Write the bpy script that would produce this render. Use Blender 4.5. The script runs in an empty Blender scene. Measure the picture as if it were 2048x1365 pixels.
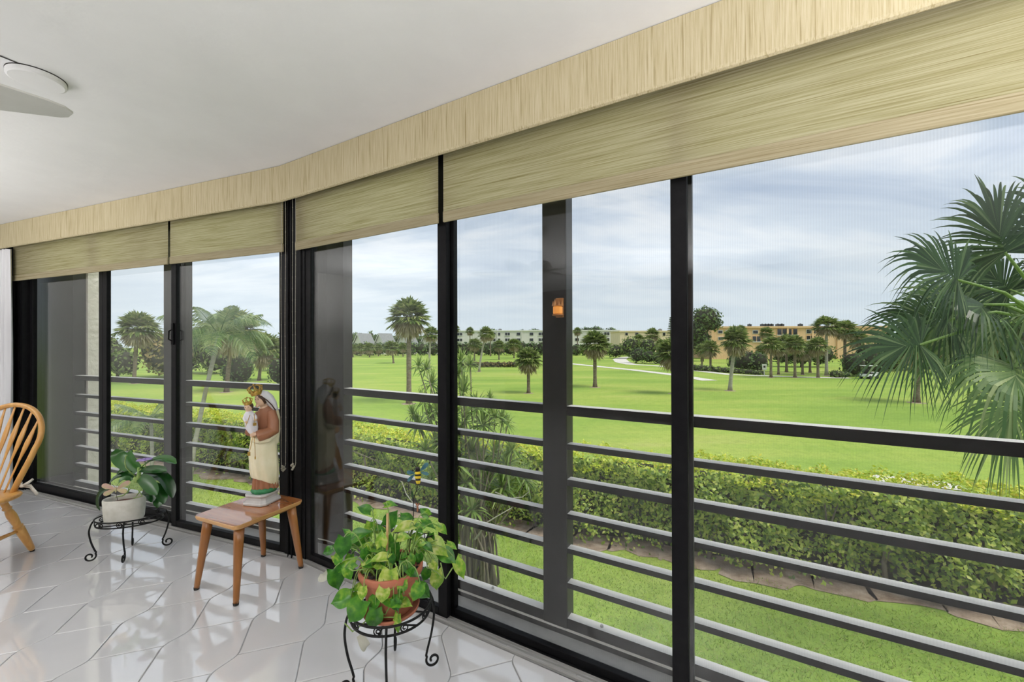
import bpy, bmesh, math, random
import numpy as np
from mathutils import Vector, Matrix

sc = bpy.context.scene
col = sc.collection
rnd = random.Random(11)
PI = math.pi

# ------------------------------------------------------------------ camera
FPX, PITCH, ROLL, EYE = 828.0, math.radians(.198), math.radians(-.173), 1.35
cam = bpy.data.objects.new('camera', bpy.data.cameras.new('camera'))
col.objects.link(cam)
cam.data.sensor_width = 36.0
cam.data.sensor_fit = 'HORIZONTAL'
cam.data.lens = FPX / 2048 * 36.0
cam.data.clip_start, cam.data.clip_end = .02, 2000
_cp, _sp, _cr, _sr = math.cos(PITCH), math.sin(PITCH), math.cos(ROLL), math.sin(ROLL)
_right = Vector((_cr, -_sp * _sr, _cp * _sr))
_up = Vector((-_sr, -_sp * _cr, _cp * _cr))
_fwd = Vector((0, _cp, _sp))
cam.matrix_world = Matrix(((_right.x, _up.x, -_fwd.x, 0), (_right.y, _up.y, -_fwd.y, 0),
                           (_right.z, _up.z, -_fwd.z, EYE), (0, 0, 0, 1)))
sc.camera = cam


def ray(x, y):
    """direction of the photograph's pixel (x, y)"""
    return _right * ((x - 1024) / FPX) - _up * ((y - 682.5) / FPX) + _fwd


def atY(x, y, Y):
    """the point of pixel (x, y) at distance Y in front of the camera"""
    r = ray(x, y)
    return Vector((0, 0, EYE)) + r * (Y / r.y)


def atZ(x, y, Z):
    r = ray(x, y)
    return Vector((0, 0, EYE)) + r * ((Z - EYE) / r.z)


# ------------------------------------------------------------------ render settings, sky, sun, fill lights
sc.view_settings.view_transform = 'Standard'
sc.view_settings.look = 'None'
sc.view_settings.gamma = 1
sc.view_settings.use_curve_mapping = False
sc.view_settings.exposure = 0.0
try:
    sc.cycles.use_denoising = True
    sc.cycles.denoiser = 'OPENIMAGEDENOISE'
    sc.cycles.transparent_max_bounces = 20
    sc.cycles.max_bounces = 10
    sc.cycles.diffuse_bounces = 5
    sc.cycles.glossy_bounces = 4
    sc.cycles.caustics_reflective = False
    sc.cycles.caustics_refractive = False
    sc.cycles.sample_clamp_indirect = 6
except Exception:
    pass


class NT:
    """tiny node-tree writer"""

    def __init__(self, tree):
        self.t = tree
        self.n = tree.nodes
        self.l = tree.links

    def add(self, kind, **kw):
        nd = self.n.new(kind)
        for k, v in kw.items():
            if k.startswith('i_'):
                key = k[2:]
                key = int(key) if key.isdigit() else key.replace('_', ' ')
                nd.inputs[key].default_value = v
            else:
                setattr(nd, k, v)
        return nd

    def link(self, a, b):
        self.l.new(a, b)

    def ramp(self, fac, stops, interp='LINEAR'):
        r = self.n.new('ShaderNodeValToRGB')
        r.color_ramp.interpolation = interp
        e = r.color_ramp.elements
        while len(e) < len(stops):
            e.new(.5)
        for el, (p, c) in zip(e, stops):
            el.position = p
            el.color = (c[0], c[1], c[2], 1) if len(c) == 3 else c
        self.link(fac, r.inputs['Fac'])
        return r.outputs['Color']

    def math(self, op, a, b=None, c=None):
        m = self.n.new('ShaderNodeMath')
        m.operation = op
        for i, v in enumerate((a, b, c)):
            if v is None:
                continue
            if isinstance(v, (int, float)):
                m.inputs[i].default_value = v
            else:
                self.link(v, m.inputs[i])
        return m.outputs[0]


world = bpy.data.worlds.new('overcast_sky')
sc.world = world
world.use_nodes = True
world.node_tree.nodes.clear()
w = NT(world.node_tree)
tc = w.add('ShaderNodeTexCoord')
sep = w.add('ShaderNodeSeparateXYZ')
w.link(tc.outputs['Generated'], sep.inputs[0])
zz = w.math('MAXIMUM', sep.outputs['Z'], 0.0)
den = w.math('ADD', zz, .16)
comb = w.add('ShaderNodeCombineXYZ')
w.link(w.math('DIVIDE', sep.outputs['X'], den), comb.inputs['X'])
w.link(w.math('DIVIDE', sep.outputs['Y'], den), comb.inputs['Y'])
mp = w.add('ShaderNodeMapping')
mp.inputs['Rotation'].default_value = (0, 0, math.radians(-14))
mp.inputs['Scale'].default_value = (.75, 1.7, 1)
w.link(comb.outputs[0], mp.inputs['Vector'])
n1 = w.add('ShaderNodeTexNoise', i_Scale=1.35, i_Detail=7.0, i_Roughness=.58, i_Distortion=.5)
w.link(mp.outputs[0], n1.inputs['Vector'])
cloud = w.ramp(n1.outputs['Fac'], [(.30, (.43, .52, .68)), (.46, (.60, .68, .80)), (.58, (.78, .82, .89)), (.72, (.92, .94, .97))])
hor = w.math('SMOOTH_MIN', w.math('MULTIPLY', zz, 3.2), 1.0, .2)
mixc = w.add('ShaderNodeMix', data_type='RGBA')
w.link(hor, mixc.inputs['Factor'])
mixc.inputs[6].default_value = (.74, .83, .90, 1)
w.link(cloud, mixc.inputs[7])
bg = w.add('ShaderNodeBackground', i_Strength=1.12)
w.link(mixc.outputs[2], bg.inputs['Color'])
w.link(bg.outputs[0], w.add('ShaderNodeOutputWorld').inputs['Surface'])

sun_d = bpy.data.lights.new('veiled_sun', 'SUN')
sun_d.energy = 3.5
sun_d.angle = math.radians(28)
sun_d.color = (1, .95, .86)
sun = bpy.data.objects.new('veiled_sun', sun_d)
col.objects.link(sun)
# high sun off to the right, along the facade
sun.rotation_euler = Vector((-.55, .33, -1.0)).to_track_quat('-Z', 'Y').to_euler()


def area(name, loc, target, sx, sy, watt, color):
    d = bpy.data.lights.new(name, 'AREA')
    d.shape = 'RECTANGLE'
    d.size, d.size_y, d.energy, d.color = sx, sy, watt, color
    o = bpy.data.objects.new(name, d)
    col.objects.link(o)
    o.location = loc
    o.rotation_euler = (Vector(target) - Vector(loc)).to_track_quat('-Z', 'Y').to_euler()
    return o


# unseen fill lights added to brighten the room, all outside the frame, washing the ceiling
area('fill_light_right', (1.5, -.5, 1.5), (1.5, -.5, 3), 1.4, 1.2, 86, (1, .972, .975))
area('fill_light_left', (-4.3, 1.2, 1.5), (-4.3, 1.2, 3), 1.2, 1.2, 68, (1, .972, .975))
area('fill_light_behind', (-1.9, -1.5, 1.5), (-1.9, -1.5, 3), 1.8, 1.6, 122, (1, .972, .975))

# ------------------------------------------------------------------ building helpers
C0 = Vector((-1.333, 2.581, 0))            # inner floor corner where the two window walls meet
ROT = {'R': math.radians(-30.25), 'L': math.radians(-20.8)}
dR = Vector((.86384, -.50377, 0)); nR = Vector((.50377, .86384, 0))
dL = Vector((-.93483, .35511, 0)); nL = Vector((.35511, .93483, 0))


def WP(side, s, n, z):
    """point on a window wall: s along the wall from the corner, n outwards, z up"""
    d, nn = (dR, nR) if side == 'R' else (dL, nL)
    return C0 + d * s + nn * n + Vector((0, 0, z))


class MB:
    """collects shapes into one mesh"""

    def __init__(self):
        self.v = []
        self.f = []
        self.m = []
        self.mi = 0

    def _add(self, vs, fs):
        k = len(self.v)
        self.v += [tuple(p) for p in vs]
        self.f += [tuple(i + k for i in f) for f in fs]
        self.m += [self.mi] * len(fs)
        return self

    def box(self, x0, x1, y0, y1, z0, z1, M=None):
        x0, x1 = min(x0, x1), max(x0, x1)
        vs = [Vector(p) for p in ((x0, y0, z0), (x1, y0, z0), (x1, y1, z0), (x0, y1, z0), (x0, y0, z1), (x1, y0, z1), (x1, y1, z1), (x0, y1, z1))]
        if M is not None:
            vs = [M @ p for p in vs]
        return self._add(vs, [(0, 3, 2, 1), (4, 5, 6, 7), (0, 1, 5, 4), (1, 2, 6, 5), (2, 3, 7, 6), (3, 0, 4, 7)])

    def poly(self, pts):
        return self._add(pts, [tuple(range(len(pts)))])

    def prism(self, pts, z0, z1):
        n = len(pts)
        vs = [(p[0], p[1], z0) for p in pts] + [(p[0], p[1], z1) for p in pts]
        fs = [tuple(range(n - 1, -1, -1)), tuple(range(n, 2 * n))] + [(i, (i + 1) % n, n + (i + 1) % n, n + i) for i in range(n)]
        return self._add(vs, fs)

    def tube(self, pts, rad, seg=8, closed=False, flat=None, cap=True):
        """pts: list of points; rad: radius or list; flat=(a, b) multiplies the two cross axes"""
        pts = [Vector(p) for p in pts]
        n = len(pts)
        rr = rad if isinstance(rad, (list, tuple)) else [rad] * n
        fa, fb = flat if flat else (1, 1)
        up = None
        rings = []
        for i, p in enumerate(pts):
            if closed:
                t = pts[(i + 1) % n] - pts[i - 1]
            else:
                t = pts[min(i + 1, n - 1)] - pts[max(i - 1, 0)]
            t = t.normalized() if t.length > 1e-9 else Vector((0, 0, 1))
            if up is None:
                up = Vector((0, 0, 1)) if abs(t.z) < .9 else Vector((0, 1, 0))
            a = up - t * up.dot(t)
            a = a.normalized() if a.length > 1e-6 else t.orthogonal().normalized()
            up = a
            b = t.cross(a)
            rings.append([p + a * (rr[i] * fa * math.cos(2 * PI * k / seg)) + b * (rr[i] * fb * math.sin(2 * PI * k / seg)) for k in range(seg)])
        vs = [q for r in rings for q in r]
        fs = []
        for i in range(n if closed else n - 1):
            j = (i + 1) % n
            for k in range(seg):
                k2 = (k + 1) % seg
                fs.append((i * seg + k, i * seg + k2, j * seg + k2, j * seg + k))
        if not closed and cap:
            fs.append(tuple(range(seg - 1, -1, -1)))
            fs.append(tuple((n - 1) * seg + k for k in range(seg)))
        return self._add(vs, fs)

    def lathe(self, prof, c=(0, 0, 0), seg=24, axis=None, sx=1, sy=1):
        """prof: (radius, height) pairs from the bottom up; axis: direction to turn about"""
        q = Vector((0, 0, 1)).rotation_difference(Vector(axis).normalized()) if axis is not None else None
        vs, fs = [], []
        c = Vector(c)
        for r, h in prof:
            for k in range(seg):
                a = 2 * PI * k / seg
                p = Vector((r * sx * math.cos(a), r * sy * math.sin(a), h))
                if q is not None:
                    p = q @ p
                vs.append(c + p)
        for i in range(len(prof) - 1):
            for k in range(seg):
                k2 = (k + 1) % seg
                fs.append((i * seg + k, i * seg + k2, (i + 1) * seg + k2, (i + 1) * seg + k))
        if prof[0][0] > 1e-6:
            fs.append(tuple(range(seg - 1, -1, -1)))
        if prof[-1][0] > 1e-6:
            fs.append(tuple((len(prof) - 1) * seg + k for k in range(seg)))
        return self._add(vs, fs)

    def ball(self, c, r, seg=16, rings=10, M=None):
        """ellipsoid; r a number or a triple"""
        r = (r, r, r) if isinstance(r, (int, float)) else r
        vs, fs = [], []
        for i in range(rings + 1):
            t = PI * i / rings
            for k in range(seg):
                a = 2 * PI * k / seg
                p = Vector((r[0] * math.sin(t) * math.cos(a), r[1] * math.sin(t) * math.sin(a), r[2] * math.cos(t)))
                if M is not None:
                    p = M @ p
                vs.append(Vector(c) + p)
        for i in range(rings):
            for k in range(seg):
                k2 = (k + 1) % seg
                fs.append((i * seg + k, (i + 1) * seg + k, (i + 1) * seg + k2, i * seg + k2))
        return self._add(vs, fs)

    def mesh(self, name, mats, smooth=False):
        me = bpy.data.meshes.new(name)
        me.from_pydata(self.v, [], self.f)
        for m in (mats if isinstance(mats, (list, tuple)) else [mats]):
            me.materials.append(m)
        if max(self.m, default=0) > 0:
            me.polygons.foreach_set('material_index', self.m)
        if smooth:
            me.polygons.foreach_set('use_smooth', [True] * len(me.polygons))
        me.validate()
        me.update()
        return me

    def build(self, name, mats, parent=None, smooth=False, bevel=0, angle=40):
        o = link(name, self.mesh(name, mats, smooth), parent)
        if bevel:
            b = o.modifiers.new('bevel', 'BEVEL')
            b.width, b.segments, b.limit_method = bevel, 2, 'ANGLE'
        return o


def link(name, data, parent=None):
    o = bpy.data.objects.new(name, data)
    col.objects.link(o)
    if parent is not None:
        o.parent = parent
    return o


def thing(name, label, cat, loc=(0, 0, 0), rotz=0, group=None, kind=None):
    o = bpy.data.objects.new(name, None)
    o.empty_display_size = .1
    col.objects.link(o)
    o.location = loc
    o.rotation_euler = (0, 0, rotz)
    return tag(o, label, cat, group, kind)


def tag(o, label=None, cat=None, group=None, kind=None):
    for k, v in (('label', label), ('category', cat), ('group', group), ('kind', kind)):
        if v:
            o[k] = v
    return o


def on_wall(o, side):
    o.location = C0
    o.rotation_euler = (0, 0, ROT[side])
    return o


def copy_tree(src, label=None, group=None, loc=None, rotz=None, scale=None):
    """a thing with copies of its parts and sub-parts (mesh data shared)"""
    def one(o, par):
        c = o.copy()
        col.objects.link(c)
        if par is not None:
            c.parent = par
        for ch in o.children:
            one(ch, c)
        return c
    c = one(src, None)
    if label: c['label'] = label
    if group: c['group'] = group
    if loc is not None: c.location = loc
    if rotz is not None: c.rotation_euler = (0, 0, rotz)
    if scale is not None: c.scale = scale
    return c


def fast_mesh(name, verts, quads, mats, smooth=False):
    """verts (N,3) and quads (M,4) numpy arrays"""
    me = bpy.data.meshes.new(name)
    nv, nf = len(verts), len(quads)
    k = quads.shape[1]
    me.vertices.add(nv)
    me.vertices.foreach_set('co', np.asarray(verts, dtype=np.float32).ravel())
    me.loops.add(nf * k)
    me.loops.foreach_set('vertex_index', np.asarray(quads, dtype=np.int32).ravel())
    me.polygons.add(nf)
    me.polygons.foreach_set('loop_start', np.arange(0, nf * k, k, dtype=np.int32))
    me.polygons.foreach_set('loop_total', np.full(nf, k, dtype=np.int32))
    for m in (mats if isinstance(mats, (list, tuple)) else [mats]):
        me.materials.append(m)
    me.update(calc_edges=True)
    if smooth:
        me.polygons.foreach_set('use_smooth', [True] * nf)
    return me


def leaf_cloud(pts, nrm, size, rs, aspect=.55, jitter=.9):
    """one folded-diamond leaf per point: returns verts, quads"""
    n = len(pts)
    d = nrm + rs.normal(0, jitter, (n, 3))
    d /= np.linalg.norm(d, axis=1, keepdims=True) + 1e-9
    a = rs.normal(0, 1, (n, 3))
    a -= d * (a * d).sum(1, keepdims=True)
    a /= np.linalg.norm(a, axis=1, keepdims=True) + 1e-9
    b = np.cross(d, a)
    L = (size * rs.uniform(.65, 1.3, n))[:, None]
    W = L * aspect * .5
    v = np.stack([pts - a * L * .5, pts + b * W, pts + a * L * .5 + d * L * .12, pts - b * W], 1).reshape(-1, 3)
    q = np.arange(4 * n).reshape(-1, 4)
    return v, q
# ------------------------------------------------------------------ materials
MATS = {}


def principled(name, base, rough=.5, metal=0., spec=.5, coat=0., alpha=1.):
    m = bpy.data.materials.new(name)
    m.use_nodes = True
    t = NT(m.node_tree)
    b = t.n['Principled BSDF']
    b.inputs['Base Color'].default_value = (*base, 1)
    b.inputs['Roughness'].default_value = rough
    b.inputs['Metallic'].default_value = metal
    b.inputs['Specular IOR Level'].default_value = spec
    b.inputs['Coat Weight'].default_value = coat
    b.inputs['Alpha'].default_value = alpha
    MATS[name] = m
    return m, t, b


def speckled(name, c0, c1, scale, rough=.5, bump=0., detail=4., stretch=(1, 1, 1), coord='Object', bscale=None, bdist=.01, **kw):
    """two-colour noise material with optional fine bump"""
    m, t, b = principled(name, c0, rough, **kw)
    tcn = t.add('ShaderNodeTexCoord')
    mpn = t.add('ShaderNodeMapping')
    mpn.inputs['Scale'].default_value = stretch
    t.link(tcn.outputs[coord], mpn.inputs['Vector'])
    ns = t.add('ShaderNodeTexNoise', i_Scale=scale, i_Detail=detail, i_Roughness=.6)
    t.link(mpn.outputs[0], ns.inputs['Vector'])
    t.link(t.ramp(ns.outputs['Fac'], [(.32, c0), (.68, c1)]), b.inputs['Base Color'])
    if bump:
        ns2 = ns
        if bscale:
            ns2 = t.add('ShaderNodeTexNoise', i_Scale=bscale, i_Detail=3.0)
            t.link(mpn.outputs[0], ns2.inputs['Vector'])
        bp = t.add('ShaderNodeBump', i_Strength=bump, i_Distance=bdist)
        t.link(ns2.outputs['Fac'], bp.inputs['Height'])
        t.link(bp.outputs[0], b.inputs['Normal'])
    return m


def leafy(name, stops, rough=.5, trans=.35, per='island', noise=0., spec=.4):
    """foliage: colour varies leaf by leaf, some light passes through"""
    m, t, b = principled(name, stops[0][1], rough, spec=spec)
    if per == 'island':
        g = t.add('ShaderNodeNewGeometry')
        fac = g.outputs['Random Per Island']
    else:
        g = t.add('ShaderNodeObjectInfo')
        fac = g.outputs['Random']
    if noise:
        tcn = t.add('ShaderNodeTexCoord')
        ns = t.add('ShaderNodeTexNoise', i_Scale=noise, i_Detail=3.0)
        t.link(tcn.outputs['Object'], ns.inputs['Vector'])
        fac = t.math('ADD', t.math('MULTIPLY', fac, .55), t.math('MULTIPLY', t.math('SUBTRACT', ns.outputs['Fac'], .25), .9))
    c = t.ramp(fac, stops)
    t.link(c, b.inputs['Base Color'])
    if trans:
        tr = t.add('ShaderNodeBsdfTranslucent')
        t.link(c, tr.inputs['Color'])
        mx = t.add('ShaderNodeMixShader', i_0=trans)
        t.link(b.outputs[0], mx.inputs[1])
        t.link(tr.outputs[0], mx.inputs[2])
        t.link(mx.outputs[0], t.n['Material Output'].inputs['Surface'])
    return m


# tiles: glazed, slightly wavy
M_TILE, t, b = principled('glazed_white_tile', (.62, .62, .625), .035, spec=1.0, coat=1.0)
b.inputs['Coat Roughness'].default_value = .03
oi = t.add('ShaderNodeObjectInfo')
tcn = t.add('ShaderNodeTexCoord')
vec = t.add('ShaderNodeVectorMath', operation='ADD')
t.link(tcn.outputs['Object'], vec.inputs[0]); t.link(oi.outputs['Location'], vec.inputs[1])
ns = t.add('ShaderNodeTexNoise', i_Scale=2.2, i_Detail=2.0)
t.link(vec.outputs[0], ns.inputs['Vector'])
t.link(t.ramp(ns.outputs['Fac'], [(.3, (.64, .64, .65)), (.7, (.70, .70, .70))]), b.inputs['Base Color'])
ns = t.add('ShaderNodeTexNoise', i_Scale=11.0, i_Detail=1.0)
t.link(vec.outputs[0], ns.inputs['Vector'])
bp = t.add('ShaderNodeBump', i_Strength=.10, i_Distance=.01)
t.link(ns.outputs['Fac'], bp.inputs['Height']); t.link(bp.outputs[0], b.inputs['Normal'])
M_GROUT = speckled('grey_grout', (.26, .26, .26), (.36, .36, .36), 60, .9)
M_CEIL = speckled('white_plaster', (.76, .76, .755), (.80, .80, .795), 3, .85, bump=.25, bscale=26, bdist=.004)
M_BACKWALL = speckled('brown_wall_paint', (.12, .10, .085), (.15, .13, .11), 4, .8)
M_WALL = speckled('white_wall_paint', (.72, .72, .70), (.77, .77, .76), 4, .8, bump=.1, bscale=60, bdist=.002)


def fabric(name, c0, c1, dark, stretch, rough=.85, trans=0., dens=60.):
    m, t, b = principled(name, c0, rough, spec=.2)
    tcn = t.add('ShaderNodeTexCoord')
    mpn = t.add('ShaderNodeMapping'); mpn.inputs['Scale'].default_value = stretch
    t.link(tcn.outputs['Object'], mpn.inputs['Vector'])
    n1 = t.add('ShaderNodeTexNoise', i_Scale=dens, i_Detail=5.0, i_Roughness=.65)
    n2 = t.add('ShaderNodeTexNoise', i_Scale=dens * .55, i_Detail=2.0)
    t.link(mpn.outputs[0], n1.inputs['Vector']); t.link(mpn.outputs[0], n2.inputs['Vector'])
    c = t.ramp(n1.outputs['Fac'], [(.28, dark), (.43, c0), (.62, c1)])
    mx = t.add('ShaderNodeMix', data_type='RGBA', blend_type='MULTIPLY')
    mx.inputs['Factor'].default_value = 1
    t.link(c, mx.inputs[6])
    t.link(t.ramp(n2.outputs['Fac'], [(.30, (.72, .68, .58)), (.42, (1, 1, 1))]), mx.inputs[7])
    t.link(mx.outputs[2], b.inputs['Base Color'])
    bp = t.add('ShaderNodeBump', i_Strength=.35, i_Distance=.003)
    t.link(n1.outputs['Fac'], bp.inputs['Height']); t.link(bp.outputs[0], b.inputs['Normal'])
    if trans:
        tr = t.add('ShaderNodeBsdfTranslucent')
        t.link(mx.outputs[2], tr.inputs['Color'])
        ms = t.add('ShaderNodeMixShader', i_0=trans)
        t.link(b.outputs[0], ms.inputs[1]); t.link(tr.outputs[0], ms.inputs[2])
        t.link(ms.outputs[0], t.n['Material Output'].inputs['Surface'])
    return m


M_VAL = fabric('woven_valance_fabric', (.50, .43, .26), (.59, .52, .35), (.38, .31, .17), (1.6, 1, .045), dens=130.)
M_BLIND = fabric('woven_shade_fabric', (.50, .44, .24), (.66, .60, .39), (.34, .28, .13), (.03, 1, 2.6), trans=.5, dens=120)
M_HEM = fabric('shade_hem_fabric', (.33, .285, .17), (.40, .35, .23), (.24, .20, .11), (.03, 1, 2.0), dens=120)
M_CURTAIN = speckled('white_sheer_curtain', (.78, .78, .80), (.84, .84, .86), 40, .9, stretch=(1, 1, .05))
M_BLACK = speckled('black_aluminium', (.005, .005, .006), (.009, .009, .010), 30, .45, spec=.12)
M_SILVER = speckled('brushed_aluminium_track', (.42, .42, .41), (.54, .54, .53), 30, .38, stretch=(.1, 1, 1), metal=.4)
M_RAIL = speckled('dark_railing_paint', (.009, .009, .009), (.015, .014, .014), 14, .5, spec=.12)
# sky light on the faces that look up, put into the paint colour
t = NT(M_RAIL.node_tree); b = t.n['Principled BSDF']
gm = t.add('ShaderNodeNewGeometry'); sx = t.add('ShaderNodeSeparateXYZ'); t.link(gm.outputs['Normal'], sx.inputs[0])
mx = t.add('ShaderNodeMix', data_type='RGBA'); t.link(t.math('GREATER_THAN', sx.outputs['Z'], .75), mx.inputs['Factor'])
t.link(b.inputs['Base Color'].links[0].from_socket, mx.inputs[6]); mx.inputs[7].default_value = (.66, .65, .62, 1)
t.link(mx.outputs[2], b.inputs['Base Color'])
M_PIER = speckled('grey_pier_paint', (.012, .011, .011), (.018, .017, .016), 5, .35, spec=.3)
M_DECK = speckled('grey_ledge_paint', (.26, .26, .265), (.33, .33, .335), 9, .5)
M_STUCCO = speckled('pale_stucco', (.52, .49, .43), (.62, .59, .53), 14, .95, bump=.8, bscale=22, bdist=.02)

# glass and insect screen
M_GLASS = bpy.data.materials.new('window_glass'); M_GLASS.use_nodes = True
t = NT(M_GLASS.node_tree); t.n.clear()
fr = t.add('ShaderNodeFresnel')
gm = t.add('ShaderNodeNewGeometry')
t.link(t.math('ADD', t.math('MULTIPLY', gm.outputs['Backfacing'], 1 / 1.35 - 1.35), 1.35), fr.inputs['IOR'])   # same reflection entering and leaving the pane
tp = t.add('ShaderNodeBsdfTransparent'); tp.inputs[0].default_value = (.965, .975, .97, 1)
gl = t.add('ShaderNodeBsdfGlossy', i_Roughness=.0); gl.inputs[0].default_value = (1, 1, 1, 1)
mx = t.add('ShaderNodeMixShader')
t.link(fr.outputs[0], mx.inputs[0]); t.link(tp.outputs[0], mx.inputs[1]); t.link(gl.outputs[0], mx.inputs[2])
t.link(mx.outputs[0], t.add('ShaderNodeOutputMaterial').inputs['Surface'])
M_SCREEN = bpy.data.materials.new('insect_screen_mesh'); M_SCREEN.use_nodes = True
t = NT(M_SCREEN.node_tree); t.n.clear()
tcn = t.add('ShaderNodeTexCoord')
wv = t.add('ShaderNodeTexWave', i_Scale=42.0, i_Distortion=0.6, bands_direction='X')
t.link(tcn.outputs['Object'], wv.inputs['Vector'])
fac = t.math('ADD', t.math('MULTIPLY', wv.outputs['Fac'], .035), .09)
tp = t.add('ShaderNodeBsdfTransparent')
df = t.add('ShaderNodeBsdfDiffuse'); df.inputs[0].default_value = (.10, .10, .105, 1)
mx = t.add('ShaderNodeMixShader')
t.link(fac, mx.inputs[0]); t.link(tp.outputs[0], mx.inputs[1]); t.link(df.outputs[0], mx.inputs[2])
t.link(mx.outputs[0], t.add('ShaderNodeOutputMaterial').inputs['Surface'])


def wood(name, c0, c1, c2, scale=9., stretch=(1, 1, .08), rough=.35, coat=.2):
    m, t, b = principled(name, c0, rough, coat=coat)
    tcn = t.add('ShaderNodeTexCoord')
    mpn = t.add('ShaderNodeMapping'); mpn.inputs['Scale'].default_value = stretch
    t.link(tcn.outputs['Object'], mpn.inputs['Vector'])
    ns = t.add('ShaderNodeTexNoise', i_Scale=scale, i_Detail=6.0, i_Roughness=.6, i_Distortion=1.2)
    t.link(mpn.outputs[0], ns.inputs['Vector'])
    t.link(t.ramp(ns.outputs['Fac'], [(.28, c0), (.5, c1), (.72, c2)]), b.inputs['Base Color'])
    return m


M_OAK = wood('honey_oak', (.52, .25, .055), (.62, .32, .085), (.70, .40, .12), 22, rough=.3)
M_ACACIA = wood('acacia_top', (.27, .085, .024), (.40, .14, .040), (.52, .22, .075), 8, (1.6, .14, 1), rough=.14, coat=1., )
M_ACACIA_LEG = wood('acacia_legs', (.17, .058, .012), (.30, .115, .026), (.40, .17, .045), 9, (1, 1, .09), rough=.3)
M_EDGE = wood('acacia_edge', (.40, .20, .06), (.52, .27, .09), (.60, .34, .13), 9, (1, .1, 1), rough=.3)
M_RUBBER = speckled('dark_foot_pad', (.02, .018, .016), (.035, .03, .028), 40, .8)
M_IRON = speckled('black_wrought_iron', (.008, .008, .008), (.016, .016, .016), 60, .45, bump=.1, bscale=120, bdist=.001, spec=.18)
M_TERRA = speckled('terracotta', (.40, .125, .065), (.50, .19, .11), 9, .8)
M_SOIL = speckled('dark_potting_soil', (.008, .006, .005), (.05, .04, .032), 70, .95, bump=1., bscale=90, bdist=.01)
M_STONEPOT = speckled('cream_stone_pot', (.56, .55, .47), (.70, .69, .62), 16, .8, bump=.5, bscale=60, bdist=.003)
M_CREAM = speckled('cream_painted_plaster', (.82, .74, .48), (.88, .82, .60), 14, .38)
M_BROWN = speckled('brown_painted_plaster', (.30, .115, .055), (.38, .16, .08), 20, .4)
M_WHITE = speckled('white_painted_plaster', (.74, .72, .74), (.80, .79, .80), 14, .38)
M_SKIN = speckled('painted_skin', (.70, .46, .30), (.74, .52, .36), 20, .4)
M_HAIR = speckled('painted_brown_hair', (.05, .022, .01), (.09, .04, .02), 60, .5)
M_GOLD = speckled('gold_paint', (.50, .30, .06), (.66, .44, .12), 60, .28, metal=.85)
M_GREEN = speckled('green_painted_ground', (.02, .17, .06), (.04, .26, .10), 40, .45, bump=.4, bscale=70, bdist=.004)
M_GREY = speckled('grey_painted_plinth', (.50, .50, .49), (.58, .58, .57), 14, .35)
M_LINE = speckled('dark_trim_paint', (.045, .02, .012), (.06, .03, .02), 30, .5)
M_PLASTIC = speckled('white_fan_plastic', (.50, .50, .46), (.54, .54, .50), 12, .45)
M_PAPER = speckled('natural_cotton', (.62, .58, .50), (.72, .69, .62), 60, .95, bump=.4, bscale=160, bdist=.002)
M_BEAD = speckled('ivory_bead_chain', (.36, .34, .27), (.46, .44, .36), 60, .4)

M_POTHOS = leafy('pothos_leaf', [(.05, (.018, .095, .012)), (.30, (.045, .19, .02)), (.50, (.10, .31, .028)), (.66, (.26, .46, .045)), (.80, (.48, .60, .11)), (.95, (.66, .70, .28))], .26, .22, per='object', noise=3.2, spec=.5)
M_STEM = speckled('pale_green_stem', (.16, .30, .05), (.30, .42, .12), 30, .5)
M_DRY = speckled('dried_leaf', (.42, .42, .34), (.52, .52, .44), 20, .7)
M_ORCHID = leafy('orchid_leaf', [(.0, (.008, .050, .008)), (.5, (.016, .085, .013)), (1., (.035, .14, .02))], .20, .1, per='object', spec=.6)
M_PURPLE = speckled('purple_petal', (.22, .12, .42), (.44, .34, .62), 40, .5)
M_PETAL = speckled('pink_green_wing', (.62, .36, .34), (.52, .56, .22), 26, .5)
M_BAMBOO = wood('bamboo_stake', (.42, .26, .09), (.55, .36, .15), (.62, .42, .2), 20)
M_BEEB = speckled('black_enamel', (.008, .006, .008), (.015, .012, .014), 30, .25)
M_BEEY = speckled('yellow_enamel', (.72, .52, .02), (.80, .62, .04), 30, .25)
M_BEEW = speckled('teal_enamel', (.01, .09, .14), (.12, .26, .26), 22, .25)
M_BARKPOT = speckled('bark_chips', (.05, .025, .015), (.20, .08, .05), 60, .9, bump=1., bscale=90, bdist=.01)

# outdoors
M_LAWN, t, b = principled('mown_lawn', (.2, .42, .06), .9, spec=.15)
g = t.add('ShaderNodeNewGeometry')
na = t.add('ShaderNodeTexNoise', i_Scale=.16, i_Detail=5.0, i_Roughness=.6)
nb = t.add('ShaderNodeTexNoise', i_Scale=2.4, i_Detail=6.0, i_Roughness=.75)
mpn = t.add('ShaderNodeMapping'); mpn.inputs['Rotation'].default_value = (0, 0, math.radians(18)); mpn.inputs['Scale'].default_value = (.35, 1.2, 1)
t.link(g.outputs['Position'], mpn.inputs['Vector'])
t.link(mpn.outputs[0], na.inputs['Vector']); t.link(g.outputs['Position'], nb.inputs['Vector'])
nf = t.add('ShaderNodeTexNoise', i_Scale=26.0, i_Detail=3.0, i_Roughness=.8)
t.link(g.outputs['Position'], nf.inputs['Vector'])
c1 = t.ramp(na.outputs['Fac'], [(.28, (.22, .345, .062)), (.46, (.30, .425, .080)), (.60, (.39, .475, .105)), (.74, (.49, .485, .17))])
c2 = t.ramp(nb.outputs['Fac'], [(.25, (.66, .72, .55)), (.55, (1, 1, 1)), (.8, (1.0, .93, .85))])
c3 = t.ramp(nf.outputs['Fac'], [(.30, (.45, .52, .32)), (.5, (.95, .97, .92)), (.75, (1.0, .98, .85))])
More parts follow.
